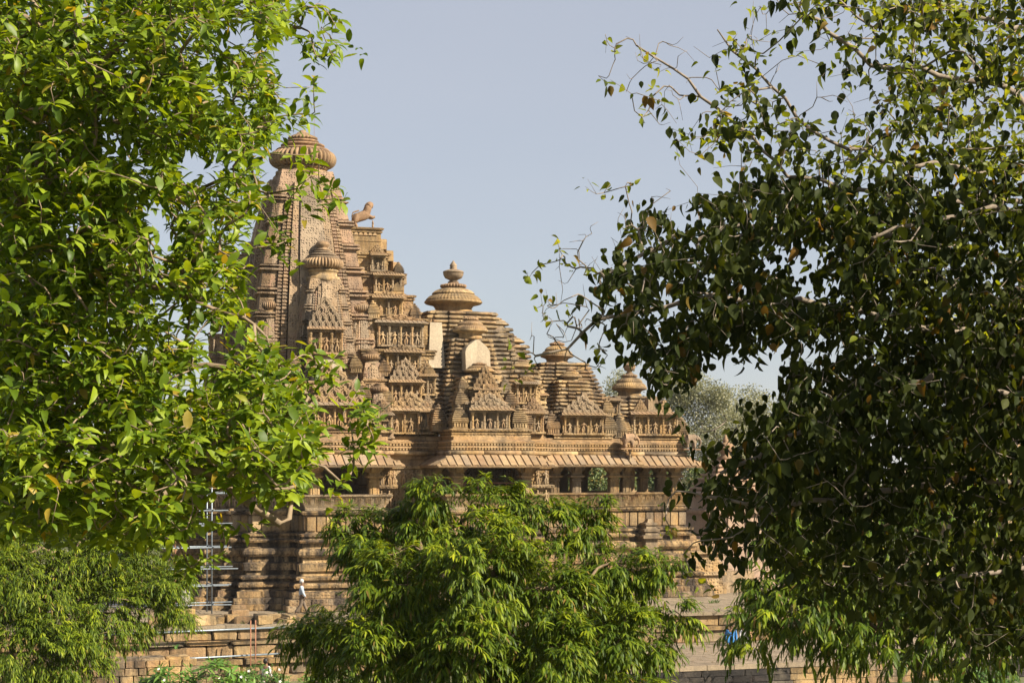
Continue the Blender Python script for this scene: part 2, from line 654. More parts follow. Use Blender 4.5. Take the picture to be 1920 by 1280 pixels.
def full_plan():
    f = [(-7.3, -2.3), (-5.6, -2.3), (-5.6, -3.9), (-4.75, -3.9), (-4.75, -4.75), (-3.9, -4.75), (-3.9, -5.6), (-1.45, -5.6), (-1.45, -7.3), (2.5, -7.3), (2.5, -5.6), (3.4, -5.6),
         (3.4, -4.9), (5.95, -4.9), (5.95, -7.5), (10.55, -7.5), (10.55, -5.5), (12, -5.5), (12, -4.5), (16.7, -4.5), (16.7, -3.8), (20.6, -3.8)]
    return f + [(x, -y) for x, y in reversed(f)]


FULL, WALLS = full_plan(), wall_plan()
# plinth: heavy base courses, roll mouldings, panel frieze
prof = [(0, 1.15), (.32, 1.15), (.34, 1.02), (.62, 1.0), (.66, .84), (.95, .80), (1.0, .62), (1.12, .55), (1.16, .74), (1.30, .78), (1.38, .70), (1.40, .42), (1.52, .40),
        (1.54, .60), (1.66, .64), (1.72, .56), (1.74, .30), (1.95, .28), (1.97, .42), (2.30, .45), (2.36, .34), (2.38, .22), (2.62, .20), (2.66, .36), (2.78, .46), (2.92, .48),
        (3.06, .40), (3.10, .18), (3.34, .16), (3.36, .38), (3.46, .44), (3.50, .40), (3.54, .22), (3.66, .2), (3.68, .32), (3.80, .34), (3.84, .10), (3.9, .02), (4.72, .02), (4.76, .20), (4.88, .26), (4.94, .26)]
b = MB()
b.rings(FULL, prof, cap=True)
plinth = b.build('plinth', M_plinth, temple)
# separate stones in the plinth courses that read one by one
items = []
for (z, h, off) in ((.33, .29, 1.06), (.02, .30, 1.19), (.65, .31, .87)):
    for (p, d, nn, l) in edge_runs(FULL):
        L2 = l + off * 2 if l > 1 else l
        s = -off if l > 1 else 0
        while s < l + (off if l > 1 else 0) - .1:
            w = min(rng.uniform(.6, 1.25), l + (off if l > 1 else 0) - s)
            if w > .25:
                cx = p[0] + d[0] * (s + w / 2) + nn[0] * (off - .14)
                cy = p[1] + d[1] * (s + w / 2) + nn[1] * (off - .14)
                pr = -1 if nn[1] > .5 or nn[0] > .5 else 1 + l * .01
                items.append((rng.choice(PBLK), (cx, cy, z + h / 2), math.atan2(d[1], d[0]), (w - .02, .3 + rng.uniform(0, .05), h), pr))
            s += w
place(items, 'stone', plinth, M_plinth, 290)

# carved figures ----------------------------------------------------
def figure(name, sway, arm, seed):
    n = [(0, 0, .50, .075, .06), (sway * .4, 0, .62, .06, .05), (sway, 0, .76, .105, .06), (sway * .8, 0, .86, .04), (sway * .5, -.01, .93, .068), (sway * .5, 0, 1.01, .04),
         (.085, 0, .40, .062), (.075 + sway * .3, -.03, .22, .045), (.07, 0, .03, .035),
         (-.085, 0, .40, .062), (-.10 + sway * .3, -.02, .22, .045), (-.06, 0, .03, .035),
         (sway + .13, 0, .75, .036), (sway + .19, -.03, .62, .030), (sway + .13 + arm, -.05, .52 + arm * 1.6, .026),
         (sway - .13, 0, .75, .036), (sway - .20, -.03, .62, .030), (sway - .12 - arm * .4, -.06, .66 + arm * 1.2, .026)]
    e = [(0, 1), (1, 2), (2, 3), (3, 4), (4, 5), (0, 6), (6, 7), (7, 8), (0, 9), (9, 10), (10, 11), (2, 12), (12, 13), (13, 14), (2, 15), (15, 16), (16, 17)]
    return skin_mesh(name, n, e, M_fig, 1)


FIGS = [figure('carved_figure', .05, .0, 1), figure('carved_figure', -.05, .09, 2), figure('carved_figure', .02, .04, 3), figure('carved_figure', -.02, -.03, 4)]

def pilaster_mesh():
    b = MB()
    b.lathe([(.5, 0), (.5, .10), (.38, .12), (.34, .2), (.42, .23), (.34, .26), (.32, .44), (.43, .47), (.43, .52), (.32, .55), (.32, .74), (.44, .78), (.36, .82), (.54, .90), (.54, 1)], n=8)
    return b.mesh('pilaster', M_plain)


PIL = pilaster_mesh()

def pediment_mesh():
    """triangular crest of pierced arches, unit width and height, front at y=0 facing -y"""
    b = MB()
    rows = 4
    for r in range(rows):
        w = .5 * (1 - (r / rows) ** 1.15)
        z0, z1 = r / rows * .9, (r + 1) / rows * .9
        b.box(-w * .96, w * .96, .08, .35, z0, z1)
        k = max(1, 2 * (rows - r) - 1)
        k = (k + 1) // 2 + (1 if r < 2 else 0)
        sp_ = 2 * w / k
        for i in range(k):
            cx = (i - (k - 1) / 2) * sp_
            rad = sp_ * .47
            rz_ = .135
            cz = z0 + .06
            for f_, yy, th in ((1, -.04, .024), (.52, -.02, .020)):
                pts = [(cx + math.cos(a) * rad * f_, yy, cz + math.sin(a) * rz_ * f_) for a in [PI * (q / 7 * 1.36 - .18) for q in range(8)]]
                b.tube(pts, th, 4)
            b.box(cx - .014, cx + .014, -.07, .09, cz + rz_ * .5, cz + rz_ * 1.45)
            b.box(cx - sp_ * .5 - .012, cx - sp_ * .5 + .012, -.05, .1, z0, z0 + .15)
    b.lathe([(.05, .86), (.07, .92), (.03, .97), (.012, 1.05)], 0, .1, 8)
    return b.mesh('pediment', M_fig)


PED = pediment_mesh()

def awning_mesh():
    """unit wide sloping ribbed cornice: x -.5..+.5, wall at y=0, lip at y=-1, z 0 (lip) .. 1 (wall)"""
    b = MB()
    b.add([(-.5, 0, 1), (.5, 0, 1), (.56, -1, .25), (-.56, -1, .25), (-.5, 0, .6), (.5, 0, .6), (.56, -1, 0), (-.56, -1, 0)],
          [(0, 3, 2, 1), (4, 5, 6, 7), (3, 7, 6, 2), (0, 4, 7, 3), (1, 2, 6, 5), (0, 1, 5, 4)])
    for i in range(11):
        x = -.5 + (i + .5) / 11
        b.add([(x - .027, 0, 1.14), (x + .027, 0, 1.14), (x + .03, -1.02, .42), (x - .03, -1.02, .42), (x - .027, 0, .9), (x + .027, 0, .9), (x + .03, -1.02, .05), (x - .03, -1.02, .05)],
              [(0, 3, 2, 1), (3, 7, 6, 2), (0, 4, 7, 3), (1, 2, 6, 5)])
    return b.mesh('awning', M_slate)


AWN = awning_mesh()

def mini_shrine_mesh():
    """small tiered turret, base 1 x 1, height about 1.5"""
    b = MB()
    sq = rect(-.5, .5, -.5, .5)
    pr = [(0, .02), (.06, .02), (.07, -.04), (.36, -.04), (.37, .05), (.42, .07)]
    z, o = .43, .04
    for i in range(6):
        pr += [(z, o - .05), (z + .045, o - .05), (z + .05, o + .03), (z + .09, o + .035), (z + .125, o - .01)]
        z += .13
        o -= .02 + .013 * i
    pr += [(z, o - .06), (z + .04, o - .06)]
    b.rings(sq, pr)
    b.lathe([(.2, z + .03), (.3, z + .08), (.28, z + .14), (.14, z + .18), (.12, z + .22), (.17, z + .27), (.10, z + .33), (.02, z + .40)], n=12)
    for k in range(4):
        Mk = Matrix.Rotation(k * PI / 2, 4, 'Z')
        for i in range(5):
            x = -.38 + i * .19
            b.box(x - .05, x + .05, -.52, -.44, .09, .35, Mk)
    return b.mesh('turret', M_roof)


MINI = mini_shrine_mesh()

def lattice_mesh():
    b = MB()
    n = 5
    for i in range(n + 1):
        x = -.5 + i / n
        b.box(x - .05, x + .05, -.05, .05, 0, 1)
        b.box(-.5, .5, -.04, .04, max(0, i / n - .05), min(1, i / n + .05))
    return b.mesh('lattice', M_plain)


LAT = lattice_mesh()
FACE = {'f': 0.0, 'r': PI / 2, 'b': PI, 'l': -PI / 2}


def niche(x, y, z, w, h, face='f', figs=1, bays=3, ped=0.0, lattice=False, parent=None, d=.35):
    """niche standing on the wall point (x, y) facing `face`: back slab, pilasters, figures, ribbed awning, pediment"""
    rz = FACE[face]
    b = MB()
    b.box(-w / 2, w / 2, -d * .15, d, 0, h)                       # back of the niche
    b.box(-w / 2 - .06, w / 2 + .06, -d, d * .5, -.10, 0)          # sill
    b.box(-w / 2 - .02, w / 2 + .02, -d * .9, d, h * .88, h)       # lintel
    nb = b.build('niche', M_wall, temple, loc=(x, y, z), rz=rz)
    bw = w / bays
    for i in range(bays + 1):
        link('pilaster', PIL, nb, (-w / 2 + i * bw + (.07 if i == 0 else -.07 if i == bays else 0), -d * .62, 0), 0, (.17, .17, h * .88))
    for i in range(bays):
        mid = bays % 2 and i == bays // 2
        cx = -w / 2 + (i + .5) * bw
        if lattice and mid:
            link('lattice', LAT, nb, (cx, -d * .3, h * .06), 0, (bw * .72, .5, h * .78))
        elif figs:
            hh = h * (.80 if mid else .74)
            link('carved_figure', rng.choice(FIGS), nb, (cx, -d * .38, .01), rng.uniform(-.3, .3), (hh * .95, hh * .9, hh * .82))
    link('awning', AWN, nb, (0, -d * .35, h + .0), 0, (w * 1.06, d * 1.05, .16))
    if ped:
        link('pediment', PED, nb, (0, -d * .35, h + .15), 0, (w * .98, .8, ped))
    return nb


def turret(x, y, z, s, hs=1.0):
    return link('turret', MINI, temple, (x, y, z), 0, (s, s, s * hs))


def block(poly, z0, z1, cornice=.14, mat=None, name='storey'):
    b = MB()
    h = z1 - z0
    b.rings(poly, [(z0, .10), (z0 + .08, .10), (z0 + .10, .03), (z0 + .16, .0), (z0 + h * .45, .0), (z0 + h * .46, .03), (z0 + h * .5, .03), (z0 + h * .51, 0), (z1 - .30, 0), (z1 - .28, .07), (z1 - .21, .08), (z1 - .20, .02),
                   (z1 - .15, .02), (z1 - .13, cornice), (z1 - .05, cornice + .03), (z1, cornice - .08)], cap=True)
    return b.build(name, mat or M_wall, temple)


# panel frieze and figure bands --------------------------------------
items = []
for (p, d, nn, l) in edge_runs(FULL):
    if nn[1] > .5 or nn[0] > .5: continue
    k = max(1, round(l / .52))
    for i in range(k):
        w = l / k
        if w < .25: continue
        items.append((rng.choice(BLK), (p[0] + d[0] * (i + .5) * w + nn[0] * .03, p[1] + d[1] * (i + .5) * w + nn[1] * .03, 4.31), math.atan2(d[1], d[0]), (w - .07, .12, .74), 1))
place(items, 'panel', plinth, M_plain, 290)
pan_fig = 0
for (p, d, nn, l) in edge_runs(FULL):
    if nn[1] > .5 or nn[0] > .5 or l < 1: continue
    k = max(1, round(l / .52))
    for i in range(0, k):
        if rng.random() < .55:
            w = l / k
            link('carved_figure', rng.choice(FIGS), plinth, (p[0] + d[0] * (i + .5) * w + nn[0] * .07, p[1] + d[1] * (i + .5) * w + nn[1] * .07, 3.96), math.atan2(d[1], d[0]), (.62, .35, .68))

b = MB()
b.rings(WALLS, [(4.94, .12), (5.05, .12), (5.08, -.02), (6.02, -.02), (6.04, .2), (6.14, .22), (6.2, .16), (6.22, -.04), (7.0, -.04), (7.06, .06), (7.20, .08)], cap=True)
walls = b.build('wall', M_wall, temple)
for (p, d, nn, l) in edge_runs(WALLS):
    if nn[1] > .5 or nn[0] > .5 or l < .5: continue
    k = max(1, round(l / .46))
    for i in range(k):
        t = (i + .5) * l / k
        x, y = p[0] + d[0] * t, p[1] + d[1] * t
        if nn[1] < -.5 and (-1.4 < x < 2.4 or 6 < x < 10.5): continue          # behind the balconies
        if nn[0] < -.5 and abs(y) < 2.2: continue
        for (z, h) in ((5.06, .93), (6.22, .80)):
            link('carved_figure', rng.choice(FIGS), walls, (x + nn[0] * .07, y + nn[1] * .07, z), math.atan2(d[1], d[0]) + rng.uniform(-.3, .3), (h * .92, h * .8, h * .93))

# entablature over walls, balconies and porch ------------------------
b = MB()
b.rings(FULL, [(7.2, -.30), (7.52, -.30), (7.54, -.18), (7.72, -.16), (7.74, .0), (7.80, .06), (7.90, .06), (7.96, .0), (7.98, -.14), (8.10, -.14), (8.12, -.02), (8.20, -.02), (8.22, -.16), (8.34, -.16), (8.36, -.05), (8.46, -.03), (8.5, -.12), (8.52, -.22), (8.70, -.22)], cap=True, bottom=True)
ent = b.build('entablature', M_plain, temple)
b = MB()                                                              # dentil rows
for (p, d, nn, l) in edge_runs(FULL):
    if nn[1] > .5: continue
    k = int(l / .16)
    for i in range(k):
        t = (i + .5) * l / max(k, 1)
        for (z, o) in ((8.02, -.09), (8.25, -.11)):
            x, y = p[0] + d[0] * t + nn[0] * o, p[1] + d[1] * t + nn[1] * o
            b.box(-.045, .045, -.05, .05, 0, .09, Matrix.Translation((x, y, z)) @ Matrix.Rotation(math.atan2(d[1], d[0]), 4, 'Z'))
tag(b.build('dentils', M_plain, ent), kind='stuff')
b = MB()
for (p, d, nn, l) in edge_runs(FULL):                                 # long roll stones above the eaves
    if nn[1] > .5 or nn[0] > .5 or l < 1.2: continue
    s = 0
    while s < l - .2:
        w = min(rng.uniform(1.4, 2.6), l - s)
        c0 = (p[0] + d[0] * (s + .01) + nn[0] * -.02, p[1] + d[1] * (s + .01) + nn[1] * -.02, 7.86)
        c1 = (p[0] + d[0] * (s + w - .02) + nn[0] * -.02, p[1] + d[1] * (s + w - .02) + nn[1] * -.02, 7.86)
        MB().tube([c0, c1], .125, 10).build('roll_stone', M_plain, ent, True)
        s += w

# eaves with separate sloping slates --------------------------------
SLATE = []
for i in range(3):
    SLATE.append(chamfer_box('slate', M_slate, 60 + i, .05, .012))
BALC = [rect(-1.45, 2.5, -7.3, -5.0), rect(5.95, 10.55, -7.5, -5.0), rect(12, 16.75, -4.5, 4.5), rect(16.7, 20.6, -3.8, 3.8), rect(-7.3, -5.0, -2.3, 2.3)]
for bi, poly in enumerate(BALC):
    dz = .05 if bi == 2 else 0
    b = MB()
    b.rings(poly, [(7.22 + dz, -.2), (7.10 + dz, .88), (7.18 + dz, .92), (7.74 + dz, -.05), (7.74 + dz, -.3)], cap=True, bottom=True)
    eave = b.build('eave', M_slate, temple)
    run, rise = .97, .56
    slope = math.atan2(rise, run)
    ln = math.hypot(run, rise)
    for ei, (p, d, nn, l) in enumerate(edge_runs(poly)):
        if nn[1] > .5: continue
        if bi in (0, 1) and nn[1] > -.5 and nn[0] > .5: pass
        k = round((l + 1.5) / .42)
        for i in range(k):
            t = -.75 + (i + .5) * (l + 1.5) / k
            inn = max(0.0, -t - .0, t - l)                            # shorten at the mitred corners
            f0 = min(1, max(0, inn / .92))
            if f0 > .8: continue
            L2 = ln * (1 - f0)
            mo = .92 - run * (1 - f0) / 2
            mz = 7.18 + dz + rise * (1 - f0) / 2
            o = bpy.data.objects.new('slate', rng.choice(SLATE))
            C.objects.link(o)
            o.parent = eave
            o.location = (p[0] + d[0] * t + nn[0] * mo, p[1] + d[1] * t + nn[1] * mo, mz + .03)
            o.rotation_euler = (Matrix.Rotation(math.atan2(d[1], d[0]), 3, 'Z') @ Matrix.Rotation(slope, 3, 'X')).to_euler()
            o.scale = ((l + 1.5) / k - .085, L2, .07)

# leaning seat backs with balusters ---------------------------------
SEAT = [rect(-1.45, 2.5, -7.3, -5.4), rect(5.95, 10.55, -7.5, -5.3), [(12, -4.5), (16.7, -4.5), (16.7, -3.8), (20.6, -3.8), (20.6, 3.8), (16.7, 3.8), (16.7, 4.5), (12, 4.5)], rect(-7.3, -5.4, -2.3, 2.3)]
for poly in SEAT:
    b = MB()
    b.rings(poly, [(4.95, -.06), (4.97, .06), (5.02, .08), (5.05, .05), (5.62, .30), (5.66, .38), (5.74, .40), (5.76, .30), (5.10, -.02), (4.98, -.55)], cap=True)
    sb = b.build('seat_back', M_plain, temple)
    b = MB()
    for (p, d, nn, l) in edge_runs(poly):
        if nn[1] > .5 or l < .6: continue
        k = int((l + .3) / .085)
        for i in range(k):
            if i % 6 in (4, 5): continue
            t = -.12 + i * .085 + .04
            M = Matrix.Translation((p[0] + d[0] * t, p[1] + d[1] * t, 0)) @ Matrix.Rotation(math.atan2(d[1], d[0]), 4, 'Z')
            b.add([(-.022, -.04, 5.06), (.022, -.04, 5.06), (.022, -.34, 5.62), (-.022, -.34, 5.62), (-.022, .06, 5.06), (.022, .06, 5.06), (.022, -.22, 5.62), (-.022, -.22, 5.62)],
                  [(0, 1, 2, 3), (0, 3, 7, 4), (1, 5, 6, 2)], M)
    tag(b.build('balusters', M_plain, sb), kind='stuff')

def column_mesh():
    b = MB()
    sq = rect(-.3, .3, -.3, .3)
    b.rings(sq, [(0, .02), (.14, .02), (.15, -.05), (.24, -.05), (.25, -.0), (.32, 0), (.33, -.07), (.98, -.07), (.99, -.03), (1.07, -.03), (1.08, -.08), (1.16, -.08), (1.18, .05), (1.28, .09), (1.30, .0), (1.38, -.02)], cap=True)
    for k in range(4):                                                  # bracket arms under the beam
        M = Matrix.Rotation(k * PI / 2, 4, 'Z')
        b.add([(-.17, -.2, 1.36), (.17, -.2, 1.36), (.17, -.42, 1.56), (-.17, -.42, 1.56), (-.17, -.56, 1.80), (.17, -.56, 1.80), (.17, -.2, 1.80), (-.17, -.2, 1.80)],
              [(0, 1, 2, 3), (3, 2, 5, 4), (4, 5, 6, 7), (0, 3, 4, 7), (1, 6, 5, 2)], M)
    b.box(-.26, .26, -.26, .26, 1.36, 1.80)
    for k in range(4):
        M = Matrix.Rotation(k * PI / 2, 4, 'Z')
        b.box(-.09, .09, -.265, -.2, .36, .95, M)
        b.box(-.19, -.14, -.25, -.2, .36, .95, M)
        b.box(.14, .19, -.25, -.2, .36, .95, M)
    return b.mesh('column', M_plain)


COL = column_mesh()
cols = []
for x in (-1.0, 2.05): cols.append((x, -6.95))
for x in (6.4, 10.1): cols.append((x, -7.15))
for x in (12.7, 13.95, 16.15, 17.15, 20.1): cols.append((x, -4.1 if x < 16.6 else -3.4))
for x in (12.7, 14.2, 16.15, 17.15, 20.1): cols.append((x, 4.1 if x < 16.6 else 3.4))
for y in (-1.85, 1.85): cols.append((-6.95, y))
cols += [(20.1, -1.3), (20.1, 1.3)]
for (x, y) in cols:
    c_ = link('column', COL, temple, (x, y, 5.40), 0, (1.05, 1.05, 1.0))
b = MB()
for (x, y) in cols:
    b.box(x - .42, x + .42, y - .42, y + .42, 4.95, 5.40)
b.build('column_footing', M_plain, temple)
# low dark screen inside the central balcony
b = MB()
for i in range(8):
    b.box(6.9 + i * .38, 6.95 + i * .38, -6.62, -6.58, 5.3, 6.3)
b.box(6.7, 9.8, -6.63, -6.57, 6.28, 6.34)
b.build('railing', M_rust, temple)

# finials and ribbed discs -------------------------------------------
def amalaka(parent, x, y, z, r, h, ribs=36, mat=None):
    b = MB()
    pr = []
    for i in range(13):
        a = -PI / 2 + PI * i / 12
        pr.append((r * (.68 + .32 * math.cos(a) ** .85 if math.cos(a) > 0 else .68), z + h / 2 + h / 2 * math.sin(a), .15))
    pr = [(r * .72, z, 0)] + pr + [(r * .72, z + h, 0)]
    b.lathe(pr, x, y, ribs * 6, ribs)
    return b.build('amalaka', mat or M_amal, parent, True)


def lathe_part(name, parent, x, y, prof, n=40, mat=None, ribs=None):
    return MB().lathe(prof, x, y, n, ribs).build(name, mat or M_amal, parent, True)


def spire(x, y, z0, H, w0, rt, faces='flrb', p=1.9, amal=None, detail=1.0, kal=True, urn=False, nm='spire', nkf=.42):
    def wf(z):
        t = min(1, max(0, (z - z0) / H))
        return w0 * (1 - (1 - rt) * t ** p)
    rows = max(12, int(H / (.30)))
    b = MB()
    for i in range(rows + 1):
        z = z0 + H * i / rows
        w = wf(z) * .80
        b.v += [(x - w, y - w, z), (x + w, y - w, z), (x + w, y + w, z), (x - w, y + w, z)]
    for i in range(rows):
        for k in range(4):
            k2 = (k + 1) % 4
            b.f.append((i * 4 + k, i * 4 + k2, i * 4 + 4 + k2, i * 4 + 4 + k))
    b.f.append(tuple(rows * 4 + k for k in range(4)))
    sp = b.build(nm, M_spire, temple)
    period = 1.12 * (w0 / 3.15) ** .6
    def roll(z):                                                      # two rolls at every storey of the corner pillars
        q = ((z - z0) % period) / period
        if q < .10 or .16 < q < .26: return .055 * w0
        if q < .30: return -.012 * w0
        return 0
    def fine(z):
        return .018 * w0 * (1 if ((z - z0) % (.17 * (w0 / 3.15) ** .5)) / (.17 * (w0 / 3.15) ** .5) < .55 else 0)
    specs = [(-.24, .24, 1.0, None, .97), (-.40, -.25, .955, None, .95), (.25, .40, .955, None, .95), (-.50, -.42, .90, fine, .92), (.42, .50, .90, fine, .92), (-.585, -.515, .875, fine, .9), (.515, .585, .875, fine, .9)]
    for fc in faces:
        rz = FACE[fc]
        M = Matrix.Translation((x, y, 0)) @ Matrix.Rotation(rz, 4, 'Z')
        for (t0, t1, pp, mod, top) in specs:
            b = MB()
            hh = H * top
            step = .04 if mod else .25
            nrow = max(4, int(hh / step))
            for i in range(nrow + 1):
                z = z0 + hh * i / nrow
                w = wf(z)
                o = w * pp + (mod(z) if mod else 0)
                b.v += [tuple(M @ Vector(q)) for q in ((t0 * w, -.7 * w, z), (t0 * w, -o, z), (t1 * w, -o, z), (t1 * w, -.7 * w, z))]
            for i in range(nrow):
                for k in range(3):
                    b.f.append((i * 4 + k, i * 4 + k + 1, i * 4 + 5 + k, i * 4 + 4 + k))
            b.f.append((nrow * 4, nrow * 4 + 1, nrow * 4 + 2, nrow * 4 + 3))
            b.build('carved_band', M_spire if not mod else M_groove, sp)
        # small storey rolls on the middle bands come from the carving, the pillars carry real ones
        for (t0, t1, pp) in ((-.84, -.60, .84),):
            b = MB()
            hh = H * .93
            nrow = int(hh / .045)
            for i in range(nrow + 1):
                z = z0 + hh * i / nrow
                w = wf(z)
                g_ = roll(z)
                a0, a1, o = t0 * w - g_, t1 * w + g_ * .4, w * pp + g_
                b.v += [tuple(M @ Vector(q)) for q in ((a0, a0 * .72, z), (a0, -o, z), (a1, -o, z), (a1, -.7 * w, z))]
            for i in range(nrow):
                for k in range(4):
                    k2 = (k + 1) % 4
                    b.f.append((i * 4 + k, i * 4 + k2, i * 4 + 4 + k2, i * 4 + 4 + k))
            b.f.append(tuple(nrow * 4 + k for k in range(4)))
            b.build('corner_pillar', M_groove, sp)
            b = MB()
            for i in range(nrow + 1):                                   # the pillar's return beside the next face
                z = z0 + hh * i / nrow
                w = wf(z)
                g_ = roll(z)
                a0, a1, o = -t1 * w - g_ * .4, -t0 * w + g_, w * pp + g_ - .004
                b.v += [tuple(M @ Vector(q)) for q in ((a0, -.7 * w, z), (a0, -o, z), (a1, -o, z), (a1, -.7 * w, z))]
            for i in range(nrow):
                for k in range(3):
                    b.f.append((i * 4 + k, i * 4 + k + 1, i * 4 + 5 + k, i * 4 + 4 + k))
            b.build('corner_pillar', M_groove, sp)
    r, h = amal
    zt = z0 + H
    nk = h * nkf
    lathe_part('neck', sp, x, y, [(r * .80, zt - .1), (r * .80, zt + nk * .25), (r * .68, zt + nk * .3), (r * .68, zt + nk * .7), (r * .74, zt + nk * .75), (r * .74, zt + nk * .9), (r * .62, zt + nk)], 32, M_plain)
    amalaka(sp, x, y, zt + nk * .97, r, h * .95, int(34 + 6 * detail))
    zt += nk - h * .42
    z1 = zt + h * 1.30
    lathe_part('crown_disc', sp, x, y, [(r * .64, z1 - h * .05), (r * .76, z1), (r * .80, z1 + h * .09), (r * .76, z1 + h * .15), (r * .58, z1 + h * .18), (r * .56, z1 + h * .27), (r * .64, z1 + h * .30), (r * .65, z1 + h * .38), (r * .60, z1 + h * .43), (r * .44, z1 + h * .45), (r * .42, z1 + h * .54), (r * .48, z1 + h * .57), (r * .46, z1 + h * .64), (r * .30, z1 + h * .68)])
    if kal:
        z2 = z1 + h * .66
        if urn:
            lathe_part('finial', sp, x, y, [(r * .22, z2), (r * .36, z2 + h * .08), (r * .36, z2 + h * .18), (r * .2, z2 + h * .28), (r * .22, z2 + h * .36), (r * .31, z2 + h * .50), (r * .33, z2 + h * .66), (r * .28, z2 + h * .82), (r * .14, z2 + h * .92), (r * .03, z2 + h * .97)], 20)
        else:
            lathe_part('finial', sp, x, y, [(r * .36, z2, .1), (r * .44, z2 + h * .06, .1), (r * .44, z2 + h * .16, .1), (r * .36, z2 + h * .22, .1), (r * .30, z2 + h * .28), (r * .2, z2 + h * .36), (r * .16, z2 + h * .44), (r * .10, z2 + h * .46), (r * .09, z2 + h * .56), (r * .02, z2 + h * .60)], 96, None, 24)
    return sp


main = spire(-.2, 0, 8.6, 14.3, 3.8, .45, p=2.2, amal=(1.82, .96), nkf=.36)
b = MB().tube([(.4, -.1, 24.7), (.41, -.1, 26.1)], .012, 4)
b.build('lightning_rod', M_rust, main)
spire(.25, -3.1, 8.6, 8.3, 1.95, .52, faces='flr', amal=(1.1, .6), nkf=.95, detail=.6, urn=True)
spire(-3.0, 0, 8.6, 8.5, 1.95, .52, faces='flb', amal=(1.1, .6), nkf=.95, detail=.6, urn=True)
spire(0, 3.0, 8.6, 8.5, 1.95, .52, faces='lrb', amal=(1.1, .6), nkf=.95, detail=.6, urn=True)
for sx in (1, -1):
    for sy in (-1, 1):
        spire(sx * 2.8, sy * 3.35, 8.6, 4.0, .95, .55, faces='flr' if sy < 0 else 'lrb', amal=(.56, .34), detail=.1, kal=False)
        spire(sx * 3.0 if sx < 0 else 2.95, sy * 4.45, 8.6, 2.3, .75, .6, faces='flr' if sy < 0 else 'lrb', amal=(.5, .3), detail=.1, kal=False)
        spire(sx * 2.45, sy * 2.45, 8.6, 6.6, 1.0, .55, faces='flr' if sy < 0 else 'lrb', amal=(.6, .38), detail=.1, kal=False)

# crests and storeys round the foot of the spire ----------------------
block([(-5.2, -2.5), (-4.9, -2.5), (-4.9, -4.3), (-4.3, -4.3), (-4.3, -4.9), (-2.5, -4.9), (-2.5, -5.2), (2.5, -5.2), (2.5, -4.9), (3.3, -4.9), (3.3, 4.9), (-4.3, 4.9), (-4.3, 4.3), (-4.9, 4.3), (-4.9, 2.5), (-5.2, 2.5)], 8.68, 9.5)
block(rect(-1.5, 2.4, -6.75, -4.6), 8.68, 9.15)
niche(.45, -6.1, 9.18, 2.7, 1.05, 'f', 1, 5, 1.75, d=.45)
block(rect(-1.5, 1.5, -6.0, -4), 9.1, 10.6)
block(rect(-1.15, 1.15, -5.65, -3.6), 10.6, 11.5)
niche(0, -5.55, 11.0, 1.5, .1, 'f', 0, 1, 1.2)
b = MB()
b.add([(-.75, -5.3, 11.5), (.95, -5.3, 11.5), (.7, -5.0, 12.9), (-.35, -5.0, 12.9), (-.75, -4.2, 11.5), (.95, -4.2, 11.5), (.7, -4.2, 12.9), (-.35, -4.2, 12.9)],
      [(0, 1, 2, 3), (3, 2, 6, 7), (0, 3, 7, 4), (1, 5, 6, 2)])
b.build('repair_slab', M_patch, temple)
niche(0, -5.0, 13.0, 1.75, 1.15, 'f', 1, 3, 1.65, d=.3)
block(rect(-1.0, 1.0, -5.0, -3.6), 12.2, 13.0)
for sx in (-1, 1):
    turret(.45 + sx * 1.72, -6.2, 9.16, .75)
    turret(sx * 2.9, -5.0, 9.5, .7)
    turret(sx * 1.55, -5.55, 10.6, .6)
    niche(sx * 3.0, -5.05, 9.0, .9, .8, 'f', 1, 1, .7)
    turret(sx * 2.0, -4.6, 10.4, .75)
    turret(sx * 1.6, -4.7, 12.0, .6)
niche(-5.3, 0, 9.2, 2.6, 1.05, 'l', 1, 5, 1.7)
block(rect(-6.7, -4.6, -2.1, 2.1), 8.68, 9.2)
niche(-4.9, 0, 13.0, 1.75, 1.15, 'l', 1, 3, 1.6, d=.3)
block(rect(-5.0, -3.6, -1.0, 1.0), 9.4, 13.0)
block(rect(-5.9, -4.6, -1.4, 1.4), 9.1, 11.2)
turret(-4.6, -3.4, 9.5, .8)
turret(-3.7, -4.5, 9.5, .7)

# antechamber gable that carries the lion -----------------------------
steps = [(8.68, 10.3, 2.3, 6.0, 4.55), (10.3, 11.75, 2.3, 5.9, 4.0), (11.75, 13.35, 2.3, 6.2, 3.45), (13.35, 15.05, 2.2, 6.0, 2.85), (15.05, 16.35, 2.0, 5.35, 2.35), (16.35, 17.55, 1.8, 4.95, 1.9), (17.55, 18.65, 1.7, 4.15, 1.5), (18.65, 20.05, 1.6, 3.85, 1.15)]
for (z0, z1, u0, u1, vv) in steps:
    block(rect(u0, u1, -vv, vv), z0, z1, .12, M_plain if z0 > 18 else M_wall)
niche(4.6, -4.6, 8.95, 2.3, 1.1, 'f', 1, 3, .85)
niche(4.45, -4.1, 10.5, 1.7, 1.05, 'f', 1, 3, 1.15)
niche(4.45, -3.5, 12.1, 1.9, 1.05, 'f', 1, 3, .3, lattice=True)
niche(4.45, -2.9, 13.6, 2.5, 1.15, 'f', 1, 4, .35)
niche(3.9, -2.4, 15.25, 1.6, .85, 'f', 1, 2, .25)
niche(4.0, -1.95, 16.5, 1.5, .85, 'f', 1, 3, .15)
niche(3.55, -1.55, 17.7, .8, .75, 'f', 1, 1, .5)
